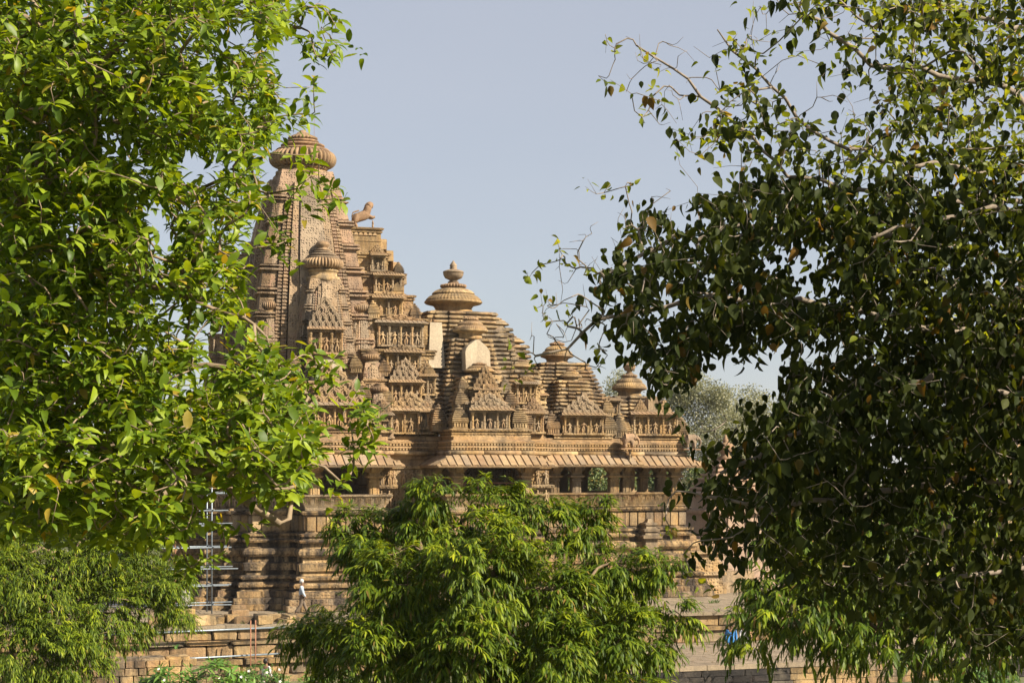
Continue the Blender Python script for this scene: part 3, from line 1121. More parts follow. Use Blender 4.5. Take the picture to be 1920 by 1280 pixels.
for (x, y, z, s) in ((5.6, -3.7, 10.4, .75), (5.75, -3.9, 11.75, .55), (5.6, -4.5, 9.4, .6), (5.7, -2.6, 13.4, .6), (5.45, -2.2, 15.05, .55), (4.7, -1.6, 17.4, .5), (3.3, -4.6, 10.3, .6), (3.4, -3.6, 11.9, .6), (4.55, -2.0, 16.35, .5), (3.0, -2.8, 15.0, .6)):
    turret(x, y, z, s)
b = MB().box(2.9, 4.2, -2.3, -1.2, 15.1, 15.9)
b.build('repair_slab', M_patch, temple)
b = MB()
for i in range(7):
    x = 1.95 + i * .26
    b.add([(x - .12, -1.2, 19.62), (x + .12, -1.2, 19.62), (x, -1.2, 19.86), (x - .12, -1.1, 19.62), (x + .12, -1.1, 19.62), (x, -1.1, 19.86)], [(0, 1, 2), (0, 2, 5, 3), (1, 4, 5, 2)])
tag(b.build('crest', M_fig, temple), kind='stuff')
for i in range(4):                                                      # carved blocks stepping down the east slope
    link('crest_block', rng.choice(BLK), temple, (3.95 + i * .34, -.2 - i * .1, 19.2 - i * .62), .2, (.45, 1.3, .6))

# stepped hall roofs ---------------------------------------------------
def hall_roof(x, y, z0, z1, w0, w1, pitch, seg, curve=1.15, faces='fl', hide=None, limit=280, lip=.26, plan=ratha):
    n = max(3, round((z1 - z0) / pitch))
    h = (z1 - z0) / n
    b = MB()
    items = []
    rings = []
    for i in range(n):
        t = i / n
        w = w0 + (w1 - w0) * (t ** (1 / curve))
        z = z0 + i * h
        poly = plan(w, x, y)
        rings.append((z, poly, w))
        for (p, d, nn, l) in edge_runs(poly):
            if l < .09 * w: continue
            k = max(1, round(l / seg))
            cuts = [0] + sorted((j + rng.uniform(-.18, .18)) / k for j in range(1, k)) + [1]
            for a0, a1 in zip(cuts, cuts[1:]):
                wd = (a1 - a0) * l
                s = (a0 + a1) / 2 * l
                px, py = p[0] + d[0] * s, p[1] + d[1] * s
                front = nn[1] < -.5
                left = nn[0] < -.5
                pr = -1
                if front: pr = 2
                elif left: pr = 1
                if hide and hide(px - x, y - py, z): pr = -1
                jo = rng.uniform(-.07, .04)
                if rng.random() < .08: jo -= .11
                items.append((rng.choice(LIP), (px - nn[0] * (.34 - jo), py - nn[1] * (.34 - jo), z + h * .34 + rng.uniform(-.012, .012)), math.atan2(d[1], d[0]) + rng.uniform(-.02, .02), (wd - .015 + (.05 if k == 1 else 0), .36, h * rng.uniform(.62, .80)), pr))
    for i, (z, poly, w) in enumerate(rings):
        m_ = len(b.v)
        k = len(poly)
        for zz in (z, z + h):
            q = plan(w - .17, x, y)
            b.v += [(a, c, zz) for a, c in q]
        for j in range(k):
            j2 = (j + 1) % k
            b.f.append((m_ + j, m_ + j2, m_ + k + j2, m_ + k + j))
        b.f.append(tuple(m_ + k + j for j in range(k)))
    hr = b.build('hall_roof', M_roof, temple)
    place(items, 'roof_stone', hr, M_roof, limit)
    return hr


def bell(parent, x, y, z, r, h, urn=True, name='bell_finial'):
    """fluted bell, ribbed disc and water pot"""
    pr = [(.66, 0), (.66, .10), (.62, .13), (.66, .17), (.70, .20), (.95, .24), (1.0, .27), (.985, .30)]
    lathe_part(name, parent, x, y, [(a * r, z + c * h) for a, c in pr], 48, M_plain)
    lathe_part('fluting', parent, x, y, [(a * r, z + c * h, e) for a, c, e in ((.97, .30, .03), (.93, .345, .05), (.84, .40, .05), (.72, .44, .04), (.70, .46, 0))], 48 * 4, M_plain, 48)
    lathe_part('fluting', parent, x, y, [(a * r, z + c * h, e) for a, c, e in ((.74, .455, .02), (.72, .48, .05), (.62, .53, .06), (.46, .57, .05), (.36, .585, 0))], 36 * 4, M_plain, 36)
    lathe_part('amalaka', parent, x, y, [(a * r, z + c * h, e) for a, c, e in ((.34, .585, .0), (.44, .60, .14), (.46, .63, .14), (.44, .66, .14), (.34, .675, .1), (.2, .69, 0), (.17, .72, 0))], 26 * 6, M_amal, 26)
    if urn:
        u = h * .76
        z2 = z + .71 * h
        lathe_part('finial', parent, x, y, [(r * .15, z2), (r * .2, z2 + .02 * u), (r * .12, z2 + .05 * u), (r * .16, z2 + .075 * u), (r * .29, z2 + .13 * u), (r * .345, z2 + .22 * u), (r * .35, z2 + .28 * u), (r * .365, z2 + .285 * u), (r * .345, z2 + .32 * u), (r * .22, z2 + .36 * u),
                                        (r * .10, z2 + .385 * u), (r * .14, z2 + .41 * u), (r * .10, z2 + .44 * u), (r * .13, z2 + .47 * u), (r * .11, z2 + .52 * u), (r * .06, z2 + .57 * u), (r * .015, z2 + .63 * u)], 28)


XM = 8.25
mainroof = hall_roof(XM, 0, 9.4, 15.6, 5.0, 2.15, .25, .75, 1.08, hide=lambda dx, v, z: (abs(dx) < 1.9 and z < 14.5 and v > 2) or (v < 2 and z < 12))
bell(mainroof, XM, 0, 15.55, 1.62, 2.55)
stage2 = hall_roof(XM, -2.55, 8.9, 14.0, 2.55, 1.25, .245, .62, 1.1)
bell(stage2, XM, -3.3, 13.95, .95, 1.75, False, 'bell_cap')
stage3 = hall_roof(XM, -4.6, 9.0, 11.9, 2.15, 1.05, .24, .6, 1.1)
bell(stage3, XM, -5.0, 11.85, .85, 1.1, False, 'bell_cap')
# flanking lower stages at the corners of the main roof
for (x, y, w, zt) in ((XM - 3.1, -2.6, 1.45, 13.2), (XM + 3.1, -2.6, 1.55, 12.4), (XM + 3.3, 2.5, 1.5, 12.4), (XM + 3.2, -.3, 1.7, 13.9), (XM + 2.0, -1.5, 1.5, 14.75)):
    r_ = hall_roof(x, y, 8.8, zt, w + .1, w * .55, .27, .75, 1.1, limit=110)
    bell(r_, x, y, zt - .05, w * .5, .9, False, 'bell_cap')
b = MB()                                                               # pale repair slab with shouldered arch top
arch = [(-.68, 0), (.68, 0), (.68, 1.0), (.52, 1.25), (.40, 1.35), (.22, 1.52), (.05, 1.62), (-.1, 1.60), (-.3, 1.45), (-.5, 1.30), (-.62, 1.15), (-.68, .95)]
n = len(arch)
b.v = [(XM + x, -4.78 + z * .12, 12.25 + z) for x, z in arch] + [(XM + x, -4.0 + z * .12, 12.25 + z) for x, z in arch]
b.f = [tuple(range(n))] + [(i, i + n, (i + 1) % n + n, (i + 1) % n) for i in range(n)]
b.build('repair_slab', M_patch, temple)
b = MB()
b.add([(5.85, -3.62, 12.4), (6.75, -3.62, 12.4), (6.85, -2.62, 14.9), (6.2, -2.62, 14.9), (5.85, -2.4, 12.4), (6.75, -2.4, 12.4), (6.85, -1.6, 14.9), (6.2, -1.6, 14.9)],
      [(0, 1, 2, 3), (3, 2, 6, 7), (0, 3, 7, 4), (1, 5, 6, 2)])
b.build('repair_slab', M_patch, temple)
# gable over the central balcony
block(rect(XM - 2.05, XM + 2.05, -7.0, -4.6), 8.68, 9.1)
niche(XM, -6.75, 9.12, 2.1, .92, 'f', 1, 3, .75, d=.4)
niche(XM, -6.3, 10.3, 1.7, .12, 'f', 0, 1, .95)
niche(XM, -6.0, 11.0, 1.3, .12, 'f', 0, 1, 1.15)
block(rect(XM - 1.1, XM + 1.1, -6.35, -4.4), 9.1, 10.5)
block(rect(XM - .8, XM + .8, -6.0, -4.4), 10.5, 11.3)
for sx in (-1, 1):
    turret(XM + sx * 1.62, -6.55, 9.12, .78)
    turret(XM + sx * 1.35, -6.0, 10.1, .68)
    turret(XM + sx * 1.15, -5.7, 11.0, .52)
    turret(XM + sx * 2.35, -5.3, 9.0, .75, 1.2)
niche(XM + 2.9, -5.2, 9.0, 1.1, .95, 'f', 1, 2, .75)
niche(XM + 2.75, -4.4, 10.6, 1.2, .95, 'f', 1, 3, .3)
niche(XM - 2.75, -4.6, 9.2, .9, .8, 'f', 1, 2, .8)
niche(XM - 2.6, -3.9, 11.0, .9, .9, 'f', 1, 2, .6)
block(rect(XM + 2.0, XM + 3.6, -4.35, -2), 8.7, 11.6)
block(rect(XM + 2.2, XM + 3.5, -5.15, -3), 8.68, 10.2)
block(rect(XM - 3.3, XM - 2.2, -4.55, -3), 8.68, 10.2)

XA = 14.35
aroof = hall_roof(XA, 0, 8.75, 12.95, 3.7, 1.55, .215, .7, 1.1, hide=lambda dx, v, z: (abs(dx) < 1.3 and z < 11.5 and v > 1) or v < 1 and z < 11)
bell(aroof, XA, 0, 12.88, .95, 1.9, False)
s2 = hall_roof(XA, -2.0, 8.75, 11.9, 2.0, .95, .215, .6, 1.1)
bell(s2, XA, -2.3, 11.85, .62, 1.0, False, 'bell_cap')
block(rect(XA - 1.6, XA + 1.6, -4.25, -2.6), 8.68, 8.95)
niche(XA, -4.1, 8.98, 2.3, .95, 'f', 1, 3, .95, d=.4)
niche(XA - 2.35, -3.3, 10.2, .95, .8, 'f', 1, 2, .2)
block(rect(XA - 2.75, XA - 1.9, -3.2, -1), 8.68, 11.2)
turret(XA - 1.75, -4.0, 8.9, .7, 1.15)
turret(XA + 1.55, -4.0, 8.9, .66, 1.15)
turret(XA + 2.2, -3.9, 8.75, .7, 1.2)
turret(XA + 1.75, -3.2, 9.9, .6, 1.1)
b = MB().box(XA + .05, XA + .35, -3.95, -3.7, 10.0, 11.2)
b.build('repair_slab', M_plain, temple)

XP = 18.75
proof = hall_roof(XP, 0, 8.75, 11.15, 2.95, 1.55, .21, .65, 1.05, hide=lambda dx, v, z: abs(dx) < .9 and z < 10.6 and v > 1)
bell(proof, XP, 0, 11.1, 1.02, 2.0)
block(rect(XP - 1.7, XP + 1.7, -3.55, -2.0), 8.68, 8.95)
niche(XP + .1, -3.4, 8.98, 2.7, 1.05, 'f', 1, 3, 0, d=.4)
b = MB().box(XP - .28, XP + .32, -3.5, -3.0, 10.2, 11.0)
b.build('repair_slab', M_plain, temple)
for sx in (-1, 1):
    link('pediment', PED, temple, (XP + .02 + sx * .72, -3.45, 10.2), 0, (.8, .6, .7))
turret(XP + 1.75, -3.2, 8.75, .72, 1.15)
turret(XP - 1.75, -3.3, 8.75, .70, 1.15)
turret(XP - 2.2, -2.6, 8.9, .62, 1.4)
niche(XP - 2.1, -2.8, 10.1, .7, .7, 'f', 1, 1, .0)
for (dx, s) in ((-.2, 1), (.15, 1)):
    link('carved_figure', FIGS[1], temple, (XP + 1.35 + dx, -3.35, 8.98), 0, (.8, .7, .85))
# stair and its flank wall at the entrance
st = []
for i in range(14):
    st.append((rng.choice(BLK), (20.9 + i * .33, 0, (14 - i) * .33 / 2), 0, (.36, 2.6, (14 - i) * .33), 1))
stair = MB().rings(rect(20.6, 25.6, -2.1, -1.35), [(0, .2), (.6, .2), (.62, 0), (1.2, 0)], True).build('stair_flank', M_plain, temple)
place(st, 'step', stair, M_plain)
b = MB()
b.rings(rect(20.4, 23.2, -2.6, -1.0), [(0, .3), (.45, .3), (.47, .15), (1.0, .12), (1.05, .3), (1.2, .3), (1.25, .0), (2.2, 0), (2.25, .2), (2.4, .2)], True)
b.build('stair_flank', M_wall, temple)
# small shrine projecting from the porch plinth
b = MB()
b.rings(rect(17.8, 18.5, -4.75, -3.9), [(2.2, .1), (2.35, .1), (2.37, 0), (3.2, 0), (3.25, .2), (3.4, .22), (3.45, .05), (3.6, 0), (3.62, .1), (3.75, .12), (3.8, -.05), (3.95, -.08), (3.97, .0), (4.08, .0), (4.12, -.15), (4.3, -.25)], True, True)
b.build('plinth_shrine', M_plain, temple)

# ------------------------------------------------------------------ free statues on the temple
def lion_statue():
    n = [(0, 0, .50, .17), (-.28, 0, .46, .19), (-.45, 0, .38, .17), (.20, 0, .58, .19), (.32, 0, .74, .20), (.38, 0, .92, .19), (.52, 0, 1.02, .15), (.68, 0, .94, .09),
         (-.45, .11, .22, .09), (-.30, .12, .10, .065), (-.36, .12, .03, .06), (-.18, .12, .02, .045),
         (-.45, -.11, .22, .09), (-.30, -.12, .10, .065), (-.36, -.12, .03, .06), (-.18, -.12, .02, .045),
         (.42, .12, .52, .07), (.60, .13, .48, .05), (.74, .12, .52, .045),
         (.42, -.12, .52, .07), (.60, -.13, .48, .05), (.74, -.12, .52, .045),
         (-.55, 0, .50, .035), (-.50, 0, .66, .03), (-.30, 0, .72, .035), (-.12, 0, .76, .03), (.30, 0, .98, .10)]
    e = [(0, 1), (1, 2), (0, 3), (3, 4), (4, 5), (5, 6), (6, 7), (2, 8), (8, 9), (9, 10), (10, 11), (2, 12), (12, 13), (13, 14), (14, 15), (3, 16), (16, 17), (17, 18), (3, 19), (19, 20), (20, 21), (2, 22), (22, 23), (23, 24), (24, 25), (4, 26)]
    n = [(*q[:3], q[3] * (1.22 if q[3] > .04 else 1.0)) for q in n]
    return skin_mesh('lion_statue', n, e, M_statue, 1)


t = tag(link('lion_statue', None, loc=W(3.1, .2, 20.05), rz=ROT), 'stone lion rearing over a small crouching figure on top of the gable', 'statue')
link('lion', lion_statue(), t, (-.1, 0, .0), 0, (.98, 1.35, 1.36))
link('crouching_figure', FIGS[3], t, (.52, 0, 0), PI / 2, (.62, .75, .52))
MB().box(-.75, .85, -.32, .32, -.005, .05).build('base', M_statue, t)


def elephant_mesh():
    n = [(0, 0, .55, .23), (-.22, 0, .53, .22), (.20, 0, .58, .20), (.40, 0, .64, .16), (.54, 0, .50, .09), (.58, 0, .32, .06), (.52, 0, .14, .045), (.44, 0, .10, .035),
         (-.24, .13, .28, .09), (-.24, .13, .03, .085), (-.24, -.13, .28, .09), (-.24, -.13, .03, .085), (.18, .13, .28, .085), (.18, .13, .03, .08), (.18, -.13, .28, .085), (.18, -.13, .03, .08),
         (.34, .13, .62, .06), (.30, .19, .46, .05), (.34, -.13, .62, .06), (.30, -.19, .46, .05), (-.44, 0, .5, .03), (-.48, 0, .3, .025)]
    e = [(0, 1), (0, 2), (2, 3), (3, 4), (4, 5), (5, 6), (6, 7), (1, 8), (8, 9), (1, 10), (10, 11), (2, 12), (12, 13), (2, 14), (14, 15), (3, 16), (16, 17), (3, 18), (18, 19), (1, 20), (20, 21)]
    return skin_mesh('elephant', n, e, M_statue, 1)


ELE = elephant_mesh()
RID = FIGS[2]
for (u, v, lab) in ((16.75, 5.05, 'stone elephant on a post where the two porch eaves meet'), (20.85, 4.05, 'stone elephant on a post at the far right corner of the porch eave')):
    t = tag(link('elephant_statue', None, loc=W(u, v, 7.35), rz=ROT - .1), lab, 'statue', 'stone elephants above the porch eave')
    MB().lathe([(.10, -.12), (.10, .08), (.07, .1), (.06, .4), (.085, .42), (.06, .45), (.06, .66), (.1, .7), (.1, .74)], n=10).build('post', M_plain, t, True)
    MB().box(-.55, .62, -.26, .26, .74, .80).build('slab', M_statue, t)
    link('elephant', ELE, t, (-.05, 0, .79), 0, (.98, .98, 1.05))

# ------------------------------------------------------------------ scaffold at the west end
sc = tag(link('scaffolding', None, loc=W(-9, 8.2), rz=ROT), 'metal pipe scaffolding standing against the shaded west end of the temple', 'scaffolding')
px = [-2.4, -.7, 1.0, 2.75]
for x in px:
    for y in (0, 1.7):
        MB().tube([(x, y, 0), (x + rng.uniform(-.04, .04), y, 8.3 if x < 2 else 7.6)], .035, 8).build('upright_pole', M_pipe if rng.random() < .75 else M_rust, sc, True)
for z in (.45, 1.35, 2.25, 3.2, 4.3, 5.0, 5.85, 6.7, 7.3):
    for y in (-.05, 1.65):
        MB().tube([(-3.1, y, z + rng.uniform(-.05, .05)), (3.7 + rng.uniform(-.3, .4), y, z + rng.uniform(-.06, .06))], .032, 8).build('cross_pole', M_pipe, sc, True)
    for x in px:
        MB().tube([(x + .05, -.35, z + .07), (x + .05, 2.0, z + .07)], .03, 8).build('cross_pole', M_pipe, sc, True)
MB().box(1.35, 1.75, .3, .6, 0.4, 1.3).build('board', plain_mat('board', (.42, .40, .38), .8), sc)
for (u0, v0, z0, u1, v1, z1, lab) in ((-14, 14.85, -.25, -3.9, 14.75, -.10, 'long metal pipe lying along the top of the terrace wall'), (-14, 15.1, -1.45, -4.2, 15.1, -1.25, 'long metal pipe lying low along the rough terrace wall')):
    tag(MB().tube([W(u0, v0, z0), W(u1, v1, z1)], .045, 8).build('metal_pipe', M_pipe, None, True), lab, 'pipe', 'pipes lying on the terrace wall')
b = MB()
t = tag(link('prop_poles', None, loc=W(-5.6, 15.6, GZ), rz=ROT), 'pair of thin rusty poles leaning upright against the terrace wall', 'poles')
for dx in (0, .22):
    MB().tube([(dx, 0, 0), (dx + .05, .25, 2.9)], .03, 7).build('pole', M_rust, t, True)

# low rubble wall by the shrubs
rw = tag(link('rubble_wall', None, loc=W(-10.2, 20.2, GZ), rz=ROT + .05), 'low grey rubble wall beside the leafy shrubs, lower left', 'wall')
MB().box(-7.5, 1.2, -.35, .35, 0, 1.75).build('core', M_terr, rw)
items = []
for ci in range(6):
    x = -7.6
    while x < 1.3:
        l = rng.uniform(.3, .75)
        items.append((rng.choice(TBLK), (x + l / 2, -.38, .16 + ci * .31), rng.uniform(-.05, .05), (l - .03, .3 + rng.uniform(0, .12), .29), 1))
        x += l
for i in range(9):
    items.append((rng.choice(TBLK), (-7.2 + i * 1.0, 0, 1.86), rng.uniform(-.1, .1), (.95, .95, .2), 1))
place(items, 'stone', rw, M_terr, 290)

# ------------------------------------------------------------------ shrines at the right
sh = tag(link('small_shrine', None, loc=W(26.9, -4.5), rz=ROT), 'small pinkish plain shrine with round finial right of the porch', 'shrine')
b = MB()
b.rings(rect(-1.9, 1.9, -1.9, 1.9), [(0, .35), (.5, .35), (.52, .2), (1.0, .2), (1.02, .05), (4.3, 0), (4.35, .25), (4.55, .3), (4.6, .05), (5.4, 0), (5.45, .2), (5.6, .22), (5.65, -.1)], True)
b.build('wall', M_shrine, sh)
for sx in (-1.75, -.6, .6, 1.75):
    MB().box(sx - .16, sx + .16, -2.0, -1.88, 1.05, 4.28).build('pilaster', M_shrine, sh)
b = MB()
pr = []
z, o = 5.65, -.15
for i in range(7):
    pr += [(z, o - .1), (z + .12, o - .1), (z + .14, o), (z + .26, o)]
    z += .28
    o -= .19
b.rings(rect(-1.9, 1.9, -1.9, 1.9), pr, True)
b.build('roof', M_shrine, sh)
lathe_part('finial', sh, 0, 0, [(.42, z - .05), (.5, z + .1), (.3, z + .25), (.3, z + .35), (.52, z + .55), (.55, z + .8), (.35, z + 1.0), (.15, z + 1.05), (.2, z + 1.12), (.12, z + 1.3), (.02, z + 1.55)], 24, M_statue)

dt = tag(link('distant_temple', None, loc=(42, 140, GZ), rz=.3), 'weathered temple tower glimpsed through dark leaves at the right edge', 'temple')
b = MB()
b.rings(ratha(6.5), [(0, .8), (2, .8), (2.1, .4), (4, .3), (4.1, .6), (4.5, .6), (4.6, 0), (9, 0), (9.1, .5), (9.6, .5), (9.7, 0), (11, -.2)], True)
b.build('wall', M_wall, dt)
b = MB()
pr = []
z, o = 11.0, -.3
for i in range(20):
    pr += [(z, o - .25), (z + .22, o - .25), (z + .25, o), (z + .55, o - .04)]
    z += .6
    o -= .21
b.rings(ratha(6.5), pr, True)
b.build('roof', M_roof, dt)
lathe_part('finial', dt, 0, 0, [(1.3, z), (2.0, z + .4), (2.0, z + .9), (1.2, z + 1.4), (.6, z + 1.6), (.8, z + 2.2), (.4, z + 2.8), (.05, z + 3.4)], 32, M_amal)

# ------------------------------------------------------------------ people
M_skin = plain_mat('skin', (.20, .11, .07), .6, .1)
M_hairw = plain_mat('white_hair', (.42, .41, .40), .8, .15)
M_hairb = plain_mat('black_hair', (.015, .013, .012), .5, .2)
M_shirt = plain_mat('pale_blue_shirt', (.30, .36, .43), .85, .12, 12)
M_trou = plain_mat('brown_trousers', (.13, .10, .075), .9, .15, 12)
M_blue = plain_mat('bright_blue_cloth', (.03, .15, .36), .8, .15, 12)
M_white = plain_mat('white_cloth', (.48, .47, .46), .85, .1, 12)
M_shoe = plain_mat('dark_shoe', (.03, .025, .02), .5, .1)


def person(loc, rz, label, shirt, trousers, hair, walk=True, sit=False):
    """standing or seated adult, facing +x in its own frame"""
    t = tag(link('person', None, loc=loc, rz=rz), label, 'person')
    if not sit:
        hip, kL, fL, kR, fR = .90, (.12, .52), (.30, .06), (-.06, .50), (-.30, .10)
        sz = 0
    else:
        hip, kL, fL, kR, fR = .20, (.42, .46), (.50, .06), (.40, .44), (.52, .06)
        sz = -.70
    H = lambda z: z + sz
    body = [(0, 0, hip, .11), (-.01, 0, H(1.12), .12), (0, 0, H(1.38), .12), (0, 0, H(1.47), .055), (.015, 0, H(1.55), .06), (.02, 0, H(1.62), .095), (.01, 0, H(1.70), .07),
            (.0, .19, H(1.40), .05), (-.06, .24, H(1.14), .042), (.06, .25, H(.90), .032), (.09, .25, H(.82), .035),
            (.0, -.19, H(1.40), .05), (.03, -.24, H(1.14), .042), (.16, -.22, H(.92), .032), (.20, -.21, H(.84), .035),
            (.02, .10, hip - .06, .085), (kL[0], .10, kL[1], .06), (fL[0], .10, fL[1] + .03, .04), (fL[0] + .14, .11, fL[1] - .02, .035),
            (.0, -.10, hip - .06, .085), (kR[0], -.10, kR[1], .06), (fR[0], -.10, fR[1] + .03, .04), (fR[0] + .13, -.11, fR[1] - .05, .035)]
    e = [(0, 1), (1, 2), (2, 3), (3, 4), (4, 5), (5, 6), (2, 7), (7, 8), (8, 9), (9, 10), (2, 11), (11, 12), (12, 13), (13, 14), (0, 15), (15, 16), (16, 17), (17, 18), (0, 19), (19, 20), (20, 21), (21, 22)]
    link('body', skin_mesh('body', body, e, M_skin, 1), t)
    s_n = [(*body[i][:3], body[i][3] + d) for i, d in ((0, .035), (1, .04), (2, .035), (7, .03), (8, .028), (9, .026), (11, .03), (12, .028), (13, .026))]
    link('shirt', skin_mesh('shirt', s_n, [(0, 1), (1, 2), (2, 3), (3, 4), (4, 5), (2, 6), (6, 7), (7, 8)], shirt, 1), t)
    t_n = [(body[0][0], 0, hip, .13), (*body[15][:3], .115), (*body[16][:3], .085), (fL[0] - .01, .10, fL[1] + .06, .075), (*body[19][:3], .115), (*body[20][:3], .085), (fR[0] - .01, -.10, fR[1] + .06, .075)]
    link('trousers', skin_mesh('trousers', t_n, [(0, 1), (1, 2), (2, 3), (0, 4), (4, 5), (5, 6)], trousers, 1), t)
    for sy, f in ((.10, fL), (-.10, fR)):
        MB().box(f[0] - .08, f[0] + .19, sy - .05, sy + .05, f[1] - .06, f[1] + .03).build('shoe', M_shoe, t)
    h = MB()
    h.lathe([(.06, H(1.55)), (.10, H(1.60)), (.105, H(1.66)), (.09, H(1.73)), (.05, H(1.77)), (.01, H(1.78))], -.012, 0, 14)
    h.build('hair', hair, t, True)
    f = MB()
    f.add([(.105, -.02, H(1.60)), (.105, .02, H(1.60)), (.10, 0, H(1.65)), (.14, 0, H(1.605))], [(0, 1, 3), (1, 2, 3), (2, 0, 3)])
    f.lathe([(.012, H(1.60)), (.018, H(1.63)), (.012, H(1.66))], .01, .105, 6)
    f.lathe([(.012, H(1.60)), (.018, H(1.63)), (.012, H(1.66))], .01, -.105, 6)
    f.build('nose_and_ears', M_skin, t, True)
    m_ = MB()
    for sy in (-.035, .035):
        m_.lathe([(.006, H(1.635)), (.011, H(1.642)), (.006, H(1.65))], .108, sy, 6)
    m_.box(.10, .108, -.025, .025, H(1.572), H(1.578))
    m_.build('eyes_and_mouth', M_shoe, t)
    return t


p_ = P2W(566, 1150, 82.6)
person((p_.x, p_.y, 0), .15, 'white-haired man in pale blue shirt and brown trousers walking on the terrace', M_shirt, M_trou, M_hairw)
p_ = P2W(498, 1240, 74)
person((p_.x, p_.y, p_.z - 1.62), 1.0, 'dark-haired person in white shirt behind the shrub with white flowers', M_white, M_trou, M_hairb)
p_ = P2W(1371, 1200, 83.6)
person((p_.x, p_.y, -1.5), -1.8, 'person in bright blue clothes sitting at the foot of the terrace wall', M_blue, M_blue, M_hairb, sit=True)
p_ = P2W(1396, 1200, 83.9)
person((p_.x, p_.y, -1.5), -1.4, 'person in white sitting at the terrace wall beside the one in blue', M_white, M_white, M_hairb, sit=True)

# ------------------------------------------------------------------ foliage engine
def leaf_template(kind, bend=0.0, fold_k=1.0, wide=1.0):
    if kind == 'ficus':
        spine = [(0, 0), (.25, -.03), (.55, -.05), (.85, -.10), (1.05, -.20)]
        half = [0, .18, .235, .15, 0]
        fold = .10
    elif kind == 'heart':
        spine = [(0, 0), (.16, 0), (.45, -.04), (.78, -.08), (1.08, -.12)]
        half = [.09, .30, .345, .19, 0]
        fold = .16
    elif kind == 'lance':
        spine = [(0, 0), (.35, -.02), (.70, -.12), (1.02, -.26)]
        half = [0.01, .10, .085, 0]
        fold = .05
    elif kind == 'small':
        spine = [(0, 0), (.5, -.03), (1.0, -.12)]
        half = [.02, .22, 0]
        fold = .08
    V, idx = [], []
    spine = [(y - abs(bend) * .25 * y * y, z - bend * y * y) for y, z in spine]
    fold *= fold_k
    half = [h_ * wide for h_ in half]
    for (y, z), h in zip(spine, half):
        if h == 0:
            idx.append((len(V),) * 3)
            V.append((0, y, z))
        else:
            a = len(V)
            V += [(-h, y, z + fold * h * 2), (0, y, z), (h, y, z + fold * h * 2)]
            idx.append((a, a + 1, a + 2))
    F = []
    for (a, b_, c_), (d, e_, f_) in zip(idx, idx[1:]):
        for p in ((a, b_, e_, d), (b_, c_, f_, e_)):
            q = []
            for i in p:
                if i not in q: q.append(i)
            if len(q) == 4:
                F += [(q[0], q[1], q[2]), (q[0], q[2], q[3])]
            elif len(q) == 3:
                F.append(tuple(q))
    return np.array(V, float), np.array(F, int)


def unit(a):
    return a / np.maximum(np.linalg.norm(a, axis=1, keepdims=True), 1e-9)


class Leaves:
    def __init__(self):
        self.P, self.D, self.N, self.L = [], [], [], []

    def add(self, p, d, n, l):
        self.P.append(p); self.D.append(d); self.N.append(n); self.L.append(l)

    def extend(self, P, D, N_, L_):
        self.P += list(P); self.D += list(D); self.N += list(N_); self.L += list(L_)

    def build(self, root, kind, mat, n_parts=290, name='leaf', stuff='foliage'):
        P, D, N_, L_ = np.array(self.P), unit(np.array(self.D)), np.array(self.N), np.array(self.L)
        Sx = unit(np.cross(D, N_))
        N_ = np.cross(Sx, D)
        var = [leaf_template(kind, *a_) for a_ in ((0, 1, 1), (.22, 1.7, .9), (-.15, .6, 1.05), (.45, 2.2, .8))]
        pickv = nr.integers(0, 4, len(P))
        org = np.array(root.location)
        pick = np.zeros(len(P), bool)
        if n_parts:
            u = 960 + FPX * P[:, 0] / P[:, 1]
            v = 880 - FPX * (P[:, 2] - EYE) / P[:, 1]
            inf = (u > 10) & (u < 1910) & (v > 10) & (v < 1270)
            cell = (u // 30).astype(int) * 1000 + (v // 30).astype(int)
            best = {}
            vis = np.abs(N_[:, 1]) * L_ / P[:, 1]
            for i in np.nonzero(inf)[0]:
                c_ = cell[i]
                if c_ not in best or P[i, 1] < P[best[c_], 1]: best[c_] = i
            ids = sorted(best.values(), key=lambda i: -vis[i])[:n_parts]
            pick[ids] = True
            mes = [np_mesh(name, V, F, mat, True) for V, F in var]
            for i in ids:
                M = Matrix(((Sx[i, 0], D[i, 0], N_[i, 0], P[i, 0] - org[0]), (Sx[i, 1], D[i, 1], N_[i, 1], P[i, 1] - org[1]), (Sx[i, 2], D[i, 2], N_[i, 2], P[i, 2] - org[2]), (0, 0, 0, 1)))
                o = bpy.data.objects.new(name, mes[pickv[i]])
                C.objects.link(o)
                o.parent = root
                o.matrix_basis = M @ Matrix.Diagonal((*(L_[i],) * 3, 1))
        VA, FA, base_ = [], [], 0
        for q, (V, F) in enumerate(var):
            k = ~pick & (pickv == q)
            P1, D1, N1, S1, L1 = P[k], D[k], N_[k], Sx[k], L_[k]
            VV = (P1 - org)[:, None, :] + L1[:, None, None] * (V[None, :, 0, None] * S1[:, None, :] + V[None, :, 1, None] * D1[:, None, :] + V[None, :, 2, None] * N1[:, None, :])
            FF = F[None] + (np.arange(len(P1)) * len(V))[:, None, None] + base_
            base_ += len(P1) * len(V)
            VA.append(VV.reshape(-1, 3))
            FA.append(FF.reshape(-1, 3))
        o = link(stuff, np_mesh(stuff, np.concatenate(VA), np.concatenate(FA), mat, True), root)
        o['kind'] = 'stuff'
        return o


